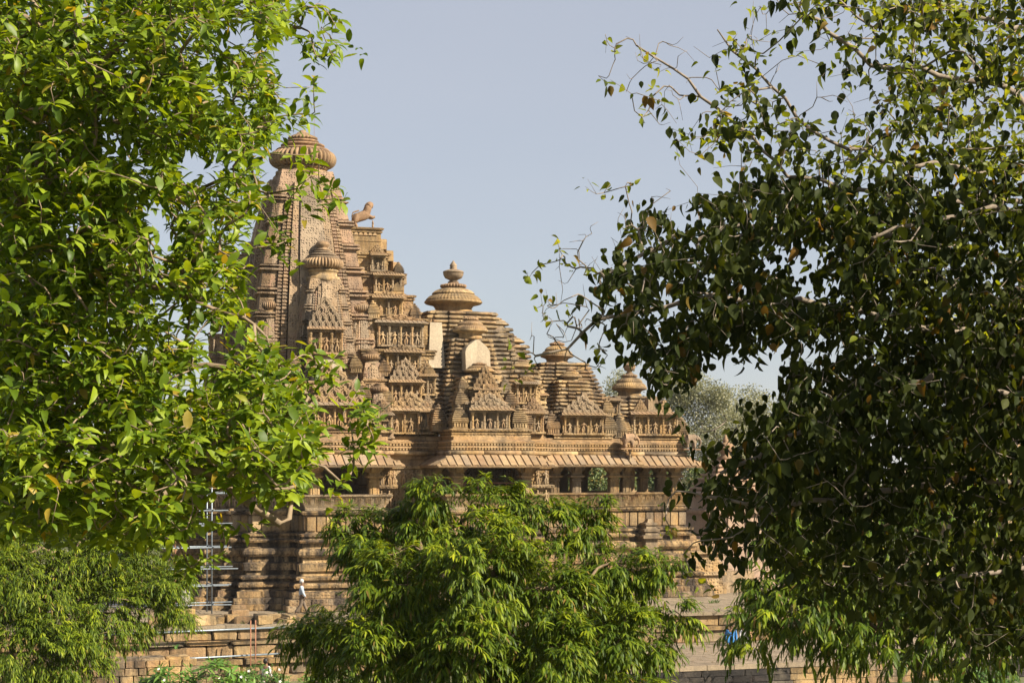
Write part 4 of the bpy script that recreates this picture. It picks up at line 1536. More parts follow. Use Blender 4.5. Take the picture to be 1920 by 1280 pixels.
class Skeleton:
    """limbs given as polylines; every shoot target is joined to the nearest wood, thickness follows the number of shoots carried"""
    def __init__(self):
        self.P, self.par, self.rmin = [], [], []

    def limb(self, pts, r0, r1, attach=None, seg=.18, wig=.02):
        pts = [Vector(p) for p in pts]
        out = []
        for a, c_ in zip(pts, pts[1:]):
            n = max(1, int((c_ - a).length / seg))
            for i in range(n):
                out.append(a.lerp(c_, i / n))
        out.append(pts[-1])
        par = attach if attach is not None else -1
        for i, p in enumerate(out):
            t = i / max(1, len(out) - 1)
            q = p + Vector((rng.gauss(0, wig), rng.gauss(0, wig), rng.gauss(0, wig))) * (0 if i == 0 else 1)
            self.P.append(np.array(q))
            self.par.append(par)
            self.rmin.append(r0 + (r1 - r0) * t)
            par = len(self.P) - 1
        return par

    def near(self, p):
        A = np.array(self.P)
        return int(np.argmin(((A - np.array(p)) ** 2).sum(1)))

    def grow(self, targets, sag=.04, wig=.035, seg=.16, fwd=.35):
        T = np.array(targets)
        A = np.array(self.P)
        d0 = np.array([((A - t) ** 2).sum(1).min() for t in T])
        order = np.argsort(d0)
        cap = len(A) + 40 * len(T)
        buf = np.zeros((cap, 3))
        n = len(A)
        buf[:n] = A
        ends = np.zeros(len(T), int)
        dirs = np.zeros((len(T), 3))
        for ti in order:
            t = T[ti]
            dd = ((buf[:n] - t) ** 2).sum(1)
            j = int(np.argmin(dd))
            a = buf[j].copy()
            ln = math.sqrt(dd[j])
            k = min(30, max(2, int(ln / seg)))
            # start along the parent's direction, then turn to the target
            pj = self.par[j]
            pd = a - buf[pj] if pj >= 0 else t - a
            pd = pd / (np.linalg.norm(pd) + 1e-9)
            c_ = a + pd * ln * fwd + np.array((0, 0, sag * ln))
            par = j
            for i in range(1, k + 1):
                s = i / k
                q = (1 - s) ** 2 * a + 2 * s * (1 - s) * c_ + s * s * t
                if i < k: q = q + nr.normal(0, wig * min(ln, .6), 3)
                buf[n] = q
                self.P.append(q)
                self.par.append(par)
                self.rmin.append(0)
                par = n
                n += 1
            ends[ti] = par
            e = buf[par] - buf[self.par[par]]
            dirs[ti] = e / (np.linalg.norm(e) + 1e-9)
        self.ends = ends
        return ends, dirs

    def wood(self, name, mat, root, r_twig=.0045, power=.42, n_side=5):
        n = len(self.P)
        cnt = np.zeros(n)
        for e in self.ends: cnt[e] += 1
        for i in range(n - 1, -1, -1):
            if self.par[i] >= 0: cnt[self.par[i]] += cnt[i]
        rad = np.maximum(r_twig * np.maximum(cnt, 1) ** power, np.array(self.rmin))
        for i in range(n):                                              # never thicker than what carries it
            if self.par[i] >= 0: rad[i] = min(rad[i], rad[self.par[i]] * 1.0 if self.rmin[self.par[i]] or True else rad[i])
        kids = {}
        for i, p in enumerate(self.par): kids.setdefault(p, []).append(i)
        b = MB()
        org = np.array(root.location)
        stack = [(i, -1) for i in kids.get(-1, [])]
        while stack:
            i, frm = stack.pop()
            chain = [frm, i] if frm >= 0 else [i]
            while True:
                ks = kids.get(i, [])
                if not ks: break
                main_ = max(ks, key=lambda k_: rad[k_])
                for k_ in ks:
                    if k_ != main_: stack.append((k_, i))
                chain.append(main_)
                i = main_
            if len(chain) < 2: continue
            rr = [float(rad[c_]) for c_ in chain]
            if chain[0] == frm: rr[0] = min(rr[0], rr[1] * 1.3)
            rr[-1] *= .6
            b.tube([self.P[c_] - org for c_ in chain], rr, n_side if rr[0] < .03 else 8)
        return b.build(name, mat, root, True)


def in_poly(x, y, poly):
    c_ = False
    j = len(poly) - 1
    for i in range(len(poly)):
        xi, yi = poly[i]
        xj, yj = poly[j]
        if (yi > y) != (yj > y) and x < (xj - xi) * (y - yi) / (yj - yi) + xi: c_ = not c_
        j = i
    return c_


def rosette(lv, p, d, n, l, spread=.9, droop=.15, back=.16, flat=.6):
    """spiral of leaves round a shoot tip"""
    d = Vector(d).normalized()
    s = d.orthogonal().normalized()
    q = d.cross(s)
    a0 = rng.uniform(0, 6.3)
    for i in range(n):
        a = a0 + i * 2.4
        f = i / max(1, n - 1)
        rad = (s * math.cos(a) + q * math.sin(a))
        dd = d * (.75 - f * .55) + rad * (spread * (.55 + f * .5))
        dd.z = dd.z * flat - droop * f + .10
        nn = Vector((rng.gauss(0, .33), rng.gauss(-.12, .33), 1.0)) + d * .45
        lv.add(tuple(Vector(p) - d * (back * f)), tuple(dd), tuple(nn), l * rng.uniform(.65, 1.15) * (.72 if i == 0 else 1))


# ------------------------------------------------------------------ left fig tree (near)
M_ficus = leaf_mat('fig_leaf', (.055, .105, .008), (.115, .18, .011), (.24, .32, .022), odd=(.33, .25, .035), odd_at=.965, rough=.45, trans=.42, t_tint=(1.6, 1.4, .35), spec=.3)
left = tag(link('fig_tree', None, loc=(-7.0, 12.5, GZ)), 'broad bright green fig tree filling the left side, close to the viewer', 'tree')
outline = [(-40, -60), (530, -60), (555, 20), (540, 60), (490, 90), (520, 130), (535, 190), (515, 250), (475, 290), (490, 330), (490, 380), (460, 420), (440, 470), (465, 500), (445, 560), (490, 590), (515, 650), (550, 690),
           (580, 745), (600, 800), (605, 860), (575, 905), (510, 925), (450, 905), (420, 890), (370, 925), (365, 985), (310, 1025), (250, 1010), (150, 985), (90, 1000), (30, 995), (-40, 1020)]
holes = [(300, 410, 46), (315, 455, 40), (290, 550, 30), (420, 640, 55), (395, 705, 35), (345, 590, 40), (370, 565, 34), (400, 120, 35), (440, 70, 40), (240, 270, 40), (350, 300, 30), (465, 190, 28), (340, 720, 28), (170, 30, 30), (430, 300, 24), (200, 620, 24), (470, 520, 30), (520, 560, 26), (130, 420, 26), (240, 120, 24), (350, 60, 30), (300, 200, 26), (380, 330, 30), (420, 180, 26), (280, 650, 24), (90, 180, 18), (460, 600, 22)]
sk = Skeleton()
base = Vector((-7.0, 12.5, GZ))
fork = sk.limb([base, (-6.9, 12.4, 0), (-6.6, 12.3, 3.2)], .38, .24, seg=.5)
def limb_px(sk, at, pts, r0, r1, **kw):
    q = [Vector(sk.P[at])] + [P2W(*p) for p in pts]
    return sk.limb(q, r0, r1, at, **kw)
LB = [([(-160, 470, 11.8), (20, 350, 11.6), (95, 275, 11.5), (180, 150, 11.4), (270, 20, 11.3)], .09, .03),
      ([(-150, 640, 11.2), (60, 560, 11), (200, 510, 10.9), (340, 556, 10.8), (450, 600, 10.8)], .06, .012),
      ([(-120, 820, 10.6), (120, 830, 10.5), (270, 835, 10.4), (400, 900, 10.3), (520, 985, 10.3)], .07, .022),
      ([(-140, 250, 12.2), (60, 120, 12), (250, 170, 11.9), (400, 240, 11.8), (500, 295, 11.7)], .055, .012),
      ([(-140, 520, 12.6), (120, 380, 12.4), (240, 320, 12.3), (320, 380, 12.2), (420, 330, 12.2)], .05, .012),
      ([(-140, 760, 12), (150, 690, 11.9), (330, 695, 11.8), (450, 690, 11.8), (570, 740, 11.8)], .055, .012),
      ([(-140, 100, 12.8), (200, 40, 12.8), (400, 28, 12.7), (560, 48, 12.6)], .05, .014),
      ([(-140, 930, 12.4), (100, 920, 12.3), (250, 960, 12.3), (340, 1000, 12.3)], .045, .01),
      ([(-140, -20, 11.5), (120, 60, 11.3), (180, 200, 11.2), (170, 330, 11.1)], .045, .012)]
for pts, r0, r1 in LB: limb_px(sk, fork, pts, r0, r1)
T = []
tries = 0
while len(T) < 4200 and tries < 60000:
    tries += 1
    x, y = rng.uniform(-60, 660), rng.uniform(-60, 1050)
    if not in_poly(x, y, outline): continue
    hd = 1.0
    for hx, hy, hr in holes:
        q = math.hypot(x - hx, (y - hy) * 1.1) / hr
        if q < .8: hd = min(hd, .10)
        elif q < 1.2: hd = min(hd, .5)
    if x > 250: hd *= 1 - min(.24, (x - 250) / 500) * (1 if y < 640 else .45)
    if rng.random() > hd: continue
    Y = rng.uniform(9.8, 13.4) + (.0 if y < 800 else -.4)
    T.append(P2W(x, y, Y))
for (x, y, Y) in ((632, 52, 12.5), (606, 40, 12.5), (640, 80, 12.4), (625, 105, 12.4), (590, 75, 12.5), (580, 200, 11.8), (585, 165, 11.8), (560, 225, 11.8), (625, 345, 11.5), (600, 335, 11.6), (590, 300, 11.6), (605, 372, 11.5), (560, 350, 11.5), (530, 435, 11.4),
                  (520, 470, 11.3), (540, 455, 11.3), (630, 678, 11.2), (620, 690, 11.2), (605, 700, 11.2), (690, 745, 10.6), (700, 762, 10.6), (680, 770, 10.6), (705, 800, 10.6), (690, 815, 10.6), (655, 800, 10.6), (640, 900, 10.5), (655, 880, 10.5), (500, 985, 10.4), (415, 1000, 11.5), (405, 1035, 11.4), (380, 1050, 11.6), (355, 1060, 11.6), (560, 665, 11.2), (575, 100, 12.4), (555, 20, 12.6), (595, 10, 12.6)):
    for _ in range(2):
        T.append(P2W(x + rng.gauss(0, 8), y + rng.gauss(0, 8), Y + rng.gauss(0, .15)))
# crown outside the frame, for the tree to be whole
for _ in range(500):
    a, r = rng.uniform(0, 2 * PI), rng.uniform(.4, 1) ** .5
    p = Vector((-7.6 + 3.0 * r * math.cos(a), 12.6 + 3.6 * r * math.sin(a), 6.5 + rng.uniform(-3, 7)))
    if 960 + FPX * p.x / p.y < -60: T.append(p)
ends, dirs = sk.grow([tuple(t) for t in T], sag=.05, wig=.022)
sk.wood('branches', M_twig, left, r_twig=.0030, power=.38)
lv = Leaves()
for t, d in zip(T, dirs):
    d = Vector(d) * .6 + Vector((.25 + rng.gauss(0, .35), -.25 + rng.gauss(0, .4), .25 + rng.gauss(0, .3)))
    rosette(lv, t, d, rng.randint(6, 10), .110, 1.0, .25, .17)
lv.build(left, 'ficus', M_ficus)

# ------------------------------------------------------------------ right tree (near, shaded)
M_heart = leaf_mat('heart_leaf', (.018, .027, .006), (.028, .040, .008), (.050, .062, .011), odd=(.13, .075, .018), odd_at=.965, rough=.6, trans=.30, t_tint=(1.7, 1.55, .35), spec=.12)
M_heart_lit = leaf_mat('lit_heart_leaf', (.10, .135, .012), (.16, .20, .018), (.25, .27, .03), odd=(.24, .16, .04), odd_at=.95, rough=.5, trans=.45, t_tint=(1.6, 1.45, .35), spec=.3)  # new-growth leaves, brightened to paint sunlight into the upper crown
right = tag(link('heart_leaf_tree', None, loc=(9.8, 17.6, GZ)), 'large dark tree of drooping heart-shaped leaves filling the right side', 'tree')
RS = 1.38                                # the crown stands this much deeper than the limb table says
def P2R(x, y, Y):
    return P2W(x, y, Y * RS)
sk = Skeleton()
fork = sk.limb([(9.8, 17.6, GZ), (9.7, 17.5, 1), (9.2, 17.3, 4.0), (8.4, 17.0, 6.2)], .45, .28, seg=.5)
RB = [([(1990, 260, 12.2), (1880, 165, 12.0), (1760, 135, 11.8), (1640, 120, 11.7), (1560, 60, 11.6), (1500, 20, 11.5)], .05, .012),
      ([(1960, 330, 11.9), (1720, 310, 11.5), (1520, 250, 11.2), (1420, 130, 11.0), (1350, 60, 11.0)], .035, .007),
      ([(1990, 520, 12.5), (1780, 470, 12.2), (1600, 430, 12.0), (1390, 425, 11.8), (1270, 445, 11.7), (1140, 510, 11.6)], .05, .009),
      ([(1990, 640, 12.2), (1750, 620, 11.8), (1500, 560, 11.4), (1330, 560, 11.2), (1200, 580, 11.1), (1130, 600, 11.1), (1060, 650, 11.1), (1000, 670, 11.1)], .05, .008),
      ([(1990, 380, 12.8), (1700, 370, 12.4), (1480, 330, 12.1), (1380, 230, 12), (1290, 150, 11.9), (1190, 90, 11.9)], .04, .006),
      ([(1990, 760, 11.6), (1760, 700, 11.4), (1600, 760, 11.2), (1450, 830, 11.1), (1360, 890, 11.0)], .06, .012),
      ([(1990, 900, 11.2), (1800, 900, 11.0), (1600, 930, 10.9), (1450, 950, 10.8), (1330, 930, 10.8)], .05, .009),
      ([(1990, 60, 12.6), (1800, 20, 12.3), (1650, -20, 12.2)], .04, .015),
      ([(1990, 440, 11.0), (1860, 385, 10.8), (1760, 420, 10.7), (1680, 430, 10.6), (1600, 450, 10.6)], .03, .006),
      ([(1990, 1050, 11.2), (1800, 1080, 11), (1650, 1100, 10.9)], .04, .01),
      ([(1990, 250, 11.4), (2200, 100, 11.0), (2300, -200, 10.6)], .08, .03),
      ([(2150, 700, 10.2), (2300, 400, 9.8)], .07, .03)]
for pts, r0, r1 in RB:
    sk.limb([Vector(sk.P[fork])] + [P2R(*p) for p in pts], r0 * RS, r1 * RS, fork)
outl = [(2000, -60), (1500, -60), (1420, 20), (1370, 60), (1400, 140), (1380, 190), (1320, 200), (1270, 190), (1210, 190), (1215, 240), (1270, 270), (1330, 300), (1370, 330), (1310, 360), (1270, 400), (1220, 400), (1150, 440), (1120, 500),
        (1130, 550), (1160, 610), (1200, 640), (1210, 720), (1290, 740), (1340, 650), (1430, 680), (1480, 700), (1450, 760), (1400, 800), (1370, 880), (1310, 900), (1310, 960), (1330, 1040), (1400, 1060), (1460, 1040), (1530, 1100), (1650, 1130), (1760, 1190), (2000, 1240)]
rholes = [(1500, 480, 30), (1455, 470, 24), (1545, 470, 20), (1535, 545, 26), (1360, 680, 36), (1425, 690, 30), (1520, 650, 18), (1590, 160, 24), (1450, 170, 26), (1650, 320, 16), (1410, 540, 16), (1260, 620, 16), (1350, 340, 24), (1880, 440, 20), (1300, 230, 20), (1480, 80, 30), (1440, 40, 26), (1590, 60, 22), (1380, 140, 26), (1650, 1000, 20), (1560, 230, 20), (1530, 180, 26)]
T, bare = [], []
tries = 0
while len(T) < 2800 and tries < 80000:
    tries += 1
    x, y = rng.uniform(1100, 1990), rng.uniform(-60, 1230)
    if not in_poly(x, y, outl): continue
    hd = 1.0
    for hx, hy, hr in rholes:
        q = math.hypot(x - hx, y - hy) / hr
        if q < 1.25: hd = min(hd, .06)
        elif q < 1.7: hd = min(hd, .5)
    if y < 330: hd *= .38 if x < 1400 else .24 if x < 1640 else .62
    elif x < 1330 and y < 600: hd *= .5
    if y > 650 and x > 1420: hd = min(1, hd * 1.0)
    if y > 960: hd *= .55
    if rng.random() > hd: continue
    T.append(P2R(x, y, rng.uniform(10.2, 13.4)))
n_leafy = len(T)
for (x, y, Y, k) in ((1135, 62, 11.9, 2), (1150, 80, 11.9, 1), (1195, 95, 11.9, 1), (1200, 115, 11.9, 2), (1240, 130, 11.9, 2), (1225, 190, 11.9, 3), (1215, 225, 11.9, 3), (1340, 125, 11.6, 2), (1370, 180, 11.6, 2), (985, 520, 11.5, 2), (1010, 510, 11.5, 2), (1020, 535, 11.5, 1), (1040, 455, 11.6, 3), (1060, 490, 11.6, 3), (1090, 500, 11.6, 3),
                     (1100, 345, 11.8, 2), (1140, 350, 11.8, 3), (1170, 350, 11.8, 3), (1010, 580, 11.1, 2), (1020, 560, 11.1, 2), (960, 665, 11.1, 2), (955, 690, 11.1, 2), (1000, 690, 11.1, 2), (980, 690, 11.1, 2), (1030, 600, 11.1, 1), (1120, 650, 11.1, 2), (1130, 660, 11.1, 2), (1140, 520, 11.4, 3), (1180, 420, 11.6, 3), (1160, 470, 11.6, 3), (1070, 580, 11.1, 2), (1380, 800, 11, 2), (1350, 830, 11, 2), (1250, 980, 10.8, 3), (1260, 1000, 10.8, 3), (1300, 1090, 10.8, 3), (1340, 1110, 10.8, 3), (1290, 1040, 10.8, 3)):
    for _ in range(k):
        T.append(P2R(x + rng.gauss(0, 9), y + rng.gauss(0, 9), Y + rng.gauss(0, .1)))
n_tip = len(T)
for (x0, x1, y0, y1, k) in ((990, 1210, 430, 640, 95), (1120, 1340, 60, 320, 75), (1090, 1260, 340, 430, 40), (1380, 1720, -20, 330, 130), (1010, 1140, 570, 700, 40), (1240, 1400, 800, 1100, 25)):
    for _ in range(k):                                                  # thin bare twiglets at the open edge of the crown
        x, y = rng.uniform(x0, x1), rng.uniform(y0, y1)
        A_ = np.array(sk.P)
        u_ = 960 + FPX * A_[:, 0] / A_[:, 1]
        v_ = 880 - FPX * (A_[:, 2] - EYE) / A_[:, 1]
        q_ = int(np.argmin((u_ - x) ** 2 + (v_ - y) ** 2))
        if math.hypot(u_[q_] - x, v_[q_] - y) < 95:
            bare.append(P2W(x, y, A_[q_, 1] + rng.gauss(0, .25)))
T += bare
n_bare = len(T)
crown = 0
while crown < 5600:                                                     # unseen rest of the crown, extended toward the viewer to shade the visible leaves
    a, el = rng.uniform(0, 2 * PI), rng.uniform(-.5, 1)
    r = rng.uniform(.25, 1) ** .45
    p = Vector((8.4 + 6.2 * r * math.cos(a) * math.sqrt(1 - el * el * .8), 13.6 + 7.2 * r * math.sin(a) * math.sqrt(1 - el * el * .8), 7.2 + 5.7 * el * r))
    x, y = 960 + FPX * p.x / p.y, 880 - FPX * (p.z - EYE) / p.y
    if p.z > 12.2 or (p.z > 10.0 and rng.random() < .85): continue
    if x > 1950 or (y < -60 and x > 1480) or (x > 1600 and y > 1300):
        T.append(p)
        crown += 1
ends, dirs = sk.grow([tuple(t) for t in T], sag=.0, wig=.05, fwd=.22, seg=.2)
sk.wood('branches', M_twigr, right, r_twig=.0026, power=.42, n_side=4)
lv = Leaves()
lvy = Leaves()
for i, (t, d) in enumerate(zip(T, dirs)):
    if n_tip <= i < n_bare: continue
    k = rng.randint(6, 11) if i < n_leafy else 2 if i < n_tip else 8
    for j in range(k):
        d_ = Vector(d)
        p = Vector(t) - d_ * (.07 * j) + Vector((rng.gauss(0, .03), rng.gauss(0, .03), rng.gauss(0, .03)))
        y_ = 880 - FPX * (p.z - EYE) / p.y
        lit_tone = i >= n_leafy and i < n_tip or (y_ < 330 and rng.random() < .6) or (y_ < 640 and 960 + FPX * p.x / p.y > 1500 and rng.random() < .22)  # sunlight put into leaf colour at crown top, upper right and edge tips
        dd = Vector((rng.gauss(0, .45), rng.gauss(0, .45), -1.0 if not lit_tone else rng.uniform(-.5, .3)))
        nn = Vector((rng.gauss(0, 1), rng.gauss(-.3, 1), .35 if not lit_tone else 1.2))
        (lvy if lit_tone else lv).add(tuple(p), tuple(dd), tuple(nn), RS * rng.uniform(.042, .100) * (.75 if lit_tone else 1))
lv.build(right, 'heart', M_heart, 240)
lvy.build(right, 'heart', M_heart_lit, 120, 'lit_leaf', 'lit_foliage')

# ------------------------------------------------------------------ trees with drooping sprays (middle distance)
def spray(lv, p, d, n, l, stem=.35, hang=.75):
    """short outward stem that arches down, leaves hanging in two rows"""
    d = Vector(d).normalized()
    side = d.cross(Vector((0, 0, 1)))
    if side.length < .1: side = Vector((1, 0, 0))
    side.normalize()
    for i in range(n):
        s = i / (n - 1)
        q = Vector(p) + d * (stem * s) + Vector((0, 0, .30 * stem * s - .75 * stem * s * s))
        sg = 1 if i % 2 else -1
        dd = side * (sg * (.62 - .35 * s)) + d * (.35 + .5 * s) + Vector((0, 0, -hang * (.55 + .5 * s))) + Vector((rng.gauss(0, .14), rng.gauss(0, .14), rng.gauss(0, .12)))
        nn = Vector((0, 0, 1.0)) + d * .6 + side * (sg * .35) + Vector((rng.gauss(0, .2), rng.gauss(0, .2), 0))
        lv.add(tuple(q), tuple(dd), tuple(nn), l * rng.uniform(.7, 1.15))


def clump_tree(name, label, base, clumps, mat, leaf, n_spray, per, kind='lance', bark=None, parts=290, stem=.4, hang=.75, limbs=True, trunk_r=.16, cat='tree', group=None, inner=.35, r_twig=.01, up=.25, lit_tone=None):
    """clumps: (world centre, radius)"""
    root = tag(link(name, None, loc=base), label, cat, group)
    sk = Skeleton()
    cx = sum((c_[0].x for c_ in clumps)) / len(clumps)
    zt = max(c_[0].z for c_ in clumps)
    top = Vector((cx, base[1], (zt + base[2]) / 2 + .2 * (zt - base[2])))
    b0 = Vector(base)
    sk.limb([b0, b0.lerp(top, .5) + Vector((.05, 0, 0)), top], trunk_r, trunk_r * .35, seg=.4)
    tr_n = len(sk.P)
    lv = Leaves()
    lvy = Leaves()
    T, DD, YG = [], [], []
    area = [r * r for _, r in clumps]
    tot = sum(area)
    for (c_, r), a_ in zip(clumps, area):
        k = int(n_spray * a_ / tot)
        subs = []
        for _ in range(max(5, int(9 * (r / .8) ** .5))):
            z = rng.uniform(-.7, 1)
            a = rng.uniform(0, 2 * PI)
            q = math.sqrt(1 - z * z)
            subs.append((Vector((q * math.cos(a), q * math.sin(a), z)), rng.uniform(.66, 1.24)))
        for _ in range(k):
            is_lit = False
            if rng.random() < inner:
                nrm = Vector((rng.gauss(0, 1), rng.gauss(0, 1), rng.gauss(0, 1))).normalized()
                rr = r * rng.uniform(.35, .75)
            else:
                sn, sr = rng.choice(subs)
                nrm = (sn + Vector((rng.gauss(0, .21), rng.gauss(0, .21), rng.gauss(0, .17)))).normalized()
                rr = r * sr * rng.uniform(.86, 1.06)
                is_lit = sr > .9 and rr > r * sr * .95 and rng.random() < .16 + .55 * max(0, nrm.z)  # upward outer sprays take the brighter tone, as if sunlit
            p = c_ + Vector((nrm.x * rr, nrm.y * rr, nrm.z * rr * .92))
            T.append(p)
            YG.append(is_lit)
            DD.append(nrm + Vector((rng.gauss(0, .35), rng.gauss(0, .35), rng.gauss(0, .2) + up)))
    sel = list(range(0, len(T), max(1, len(T) // 260)))
    if limbs:
        sk.grow([tuple(T[i]) for i in sel], sag=.12, wig=.04, seg=.3)
        sk.wood('branches', bark or M_bark, root, r_twig=r_twig, power=.4, n_side=4)
    for p, d, yg in zip(T, DD, YG):
        spray(lvy if yg and lit_tone else lv, p, d, rng.randint(max(4, per - 3), per + 3), leaf, stem * rng.uniform(.7, 1.3), hang)
    lv.build(root, kind, mat, parts if not lit_tone else parts * 2 // 3)
    if lit_tone: lvy.build(root, kind, lit_tone, parts // 3, 'lit_leaf', 'lit_foliage')
    return root


M_lance = leaf_mat('lance_leaf', (.038, .074, .007), (.072, .12, .009), (.16, .21, .014), odd=(.20, .14, .04), odd_at=.965, rough=.5, trans=.32, t_tint=(1.5, 1.35, .4), spec=.2)
M_lance_lit = leaf_mat('lit_lance_leaf', (.13, .20, .012), (.20, .27, .014), (.30, .34, .02), rough=.5, trans=.36, t_tint=(1.5, 1.35, .4), spec=.2)  # bright tip tone, painting sunlight onto the tops of the clumps
M_lance2 = leaf_mat('lance_leaf_olive', (.04, .075, .007), (.08, .125, .010), (.18, .23, .016), odd=(.20, .15, .04), odd_at=.965, spec=.2, rough=.55, trans=.30, t_tint=(1.5, 1.4, .5))
def CL(px, py, Y, rpx):
    return (P2W(px, py, Y), rpx / FPX * Y)
cl = [CL(800, 985, 30.5, 85), CL(828, 928, 30, 50), CL(930, 950, 30, 60), CL(1005, 964, 30, 58), CL(1090, 992, 30.5, 60), CL(690, 1040, 30.5, 70), CL(650, 1010, 30.6, 40), CL(1155, 1065, 30.5, 68), CL(1205, 1090, 30.3, 48), CL(900, 1070, 29, 120), CL(760, 1100, 29, 95),
      CL(1040, 1110, 29, 95), CL(612, 1200, 30, 66), CL(560, 1192, 30.2, 40), CL(700, 1230, 28.8, 100), CL(860, 1220, 28.4, 120), CL(1030, 1240, 28.5, 110), CL(1160, 1200, 29.5, 85), CL(1220, 1220, 30, 55), CL(1180, 1320, 29.5, 80), CL(640, 1330, 29.5, 80), CL(850, 1360, 28.6, 110), CL(1020, 1360, 28.6, 110), CL(880, 1120, 32, 160), CL(1050, 1180, 32, 150), CL(720, 1180, 32, 130)]
cl = [(c_, (r_ - 14 / FPX * c_.y) * (1 if r_ < 80 / FPX * c_.y else .88)) for c_, r_ in cl] + [CL(1235, 1062, 30.2, 30), CL(1262, 1150, 30.2, 32), CL(700, 985, 30.4, 30), CL(640, 985, 30.6, 26), CL(1120, 955, 30.4, 24)]
clump_tree('ashoka_tree', 'rounded bright green tree with drooping narrow leaves in front of the temple', (-.5, 30.5, GZ), cl, M_lance, .172, 9500, 12, stem=.29, hang=.62, trunk_r=.2, lit_tone=M_lance_lit)
cl = [CL(60, 1080, 45, 75), CL(30, 1010, 46, 60), CL(140, 1050, 46, 70), CL(220, 1060, 46, 60), CL(300, 1100, 46, 55), CL(270, 1040, 47, 50), CL(330, 1150, 46.3, 34), CL(120, 1160, 45, 90), CL(220, 1150, 45.3, 70), CL(40, 1200, 44.5, 90), CL(150, 1230, 44.5, 60), CL(-40, 1100, 45, 90), CL(90, 990, 47, 45), CL(180, 1000, 47, 45), CL(-60, 1250, 45, 80), CL(60, 1290, 44.5, 60), CL(340, 1080, 47.5, 26)]
clump_tree('feathery_tree', 'dense mid green feathery tree below the fig, lower left corner', (-13.2, 45.5, GZ), cl, M_lance2, .165, 8500, 10, stem=.34, trunk_r=.2, hang=.55, up=.15, lit_tone=M_lance_lit)
cl = [CL(1450, 1110, 36, 70), CL(1420, 1180, 36, 52), CL(1520, 1150, 35.5, 80), CL(1640, 1120, 36, 100), CL(1760, 1100, 36, 100), CL(1560, 1060, 37, 80), CL(1700, 1200, 35.3, 70), CL(1800, 1210, 35.3, 70), CL(1880, 1170, 35.6, 70), CL(1600, 1200, 35.6, 55), CL(1470, 1010, 37, 60), CL(1900, 1050, 36.5, 90), CL(1620, 980, 37.5, 80), CL(1760, 960, 37.5, 80), CL(1560, 870, 38, 60), CL(1980, 1150, 36, 90), CL(2080, 1080, 36, 130), CL(2200, 1000, 35, 140), CL(2060, 940, 37, 110)]  # closing clumps lie out of view, added to shade the visible ones
clump_tree('ashoka_tree', 'shaded drooping-leaved tree under the dark heart-leaved crown, lower right', (7.8, 36.2, GZ), cl, M_lance, .27, 3300, 12, stem=.42, trunk_r=.17, lit_tone=M_lance_lit)

# shrubs at the terrace foot
M_shrub = leaf_mat('shrub_leaf', (.07, .16, .03), (.11, .22, .04), (.18, .29, .06), rough=.4, trans=.3)
M_shrub2 = leaf_mat('fine_shrub_leaf', (.05, .12, .025), (.08, .17, .035), (.12, .22, .05), rough=.5, trans=.3)
def shrub(name, label, base, clumps, mat, leaf, n, k, kind, flowers=0, group=None):
    root = tag(link(name, None, loc=base), label, 'shrub', group)
    lv = Leaves()
    b = MB()
    fl = MB()
    for (c_, r) in clumps:
        for _ in range(n):
            z, a = rng.uniform(-.2, 1), rng.uniform(0, 2 * PI)
            q = math.sqrt(1 - z * z)
            nrm = Vector((q * math.cos(a), q * math.sin(a), z))
            p = c_ + nrm * (r * rng.uniform(.6, 1.05))
            rosette(lv, p, nrm + Vector((0, 0, .8)), k, leaf, 1.0, .25, .05)
            if rng.random() < .3:
                b.tube([tuple(Vector((c_.x, c_.y, base[2])) - Vector(base)), tuple(p - Vector(base))], .018, 4)
    b.build('stem', M_bark, root)
    lv.build(root, kind, mat, 200 if leaf * FPX / base[1] > 9 else 0)
    for _ in range(flowers):
        c_, r = rng.choice(clumps)
        a, z = rng.uniform(PI, 2 * PI), rng.uniform(.2, 1)
        q = math.sqrt(1 - z * z)
        p = c_ + Vector((q * math.cos(a), q * math.sin(a), z)) * r * 1.08 - Vector(base)
        fb = MB()
        for j in range(5):
            aj = j * 1.257
            fb.add([(0, 0, 0), (.045 * math.cos(aj - .4), .045 * math.sin(aj - .4), .02), (.07 * math.cos(aj), .07 * math.sin(aj), .02), (.045 * math.cos(aj + .4), .045 * math.sin(aj + .4), .02)], [(0, 1, 2, 3)], Matrix.Translation(p) @ Matrix.Rotation(.9, 4, 'X'))
        fb.build('flower', M_petal, root)
    return root


M_dry = leaf_mat('dry_leaf', (.12, .08, .03), (.18, .12, .05), (.22, .17, .06), rough=.7, trans=.1)
M_petal = plain_mat('white_petal', (.80, .78, .72), .6, .05)
bz = lambda px, Y: ((px - 960) / FPX * Y, Y, GZ)
shrub('frangipani_shrub', 'long-leaved bright green shrub with a few white blossoms, leftmost at the terrace foot', bz(350, 66), [CL(330, 1285, 66, 48), CL(400, 1280, 66, 50), CL(440, 1300, 66, 40), CL(290, 1300, 66, 36)], M_shrub, .52, 26, 9, 'lance', 4)
shrub('flowering_shrub', 'fine-leaved shrub dotted with small white flowers at the terrace foot', bz(500, 68), [CL(490, 1280, 68, 40), CL(520, 1295, 68, 36), CL(465, 1290, 68, 34)], M_shrub2, .16, 90, 7, 'small', 9)
shrub('low_shrub', 'low yellow-green bush against the foot of the terrace wall', bz(600, 72), [CL(590, 1290, 72, 34), CL(640, 1290, 72, 36)], M_shrub, .2, 70, 7, 'small')
shrub('low_shrub', 'small sunlit bush by the court wall under the lower right tree', bz(1830, 62), [CL(1830, 1275, 62, 30), CL(1880, 1280, 62, 30)], M_shrub2, .2, 60, 7, 'small')

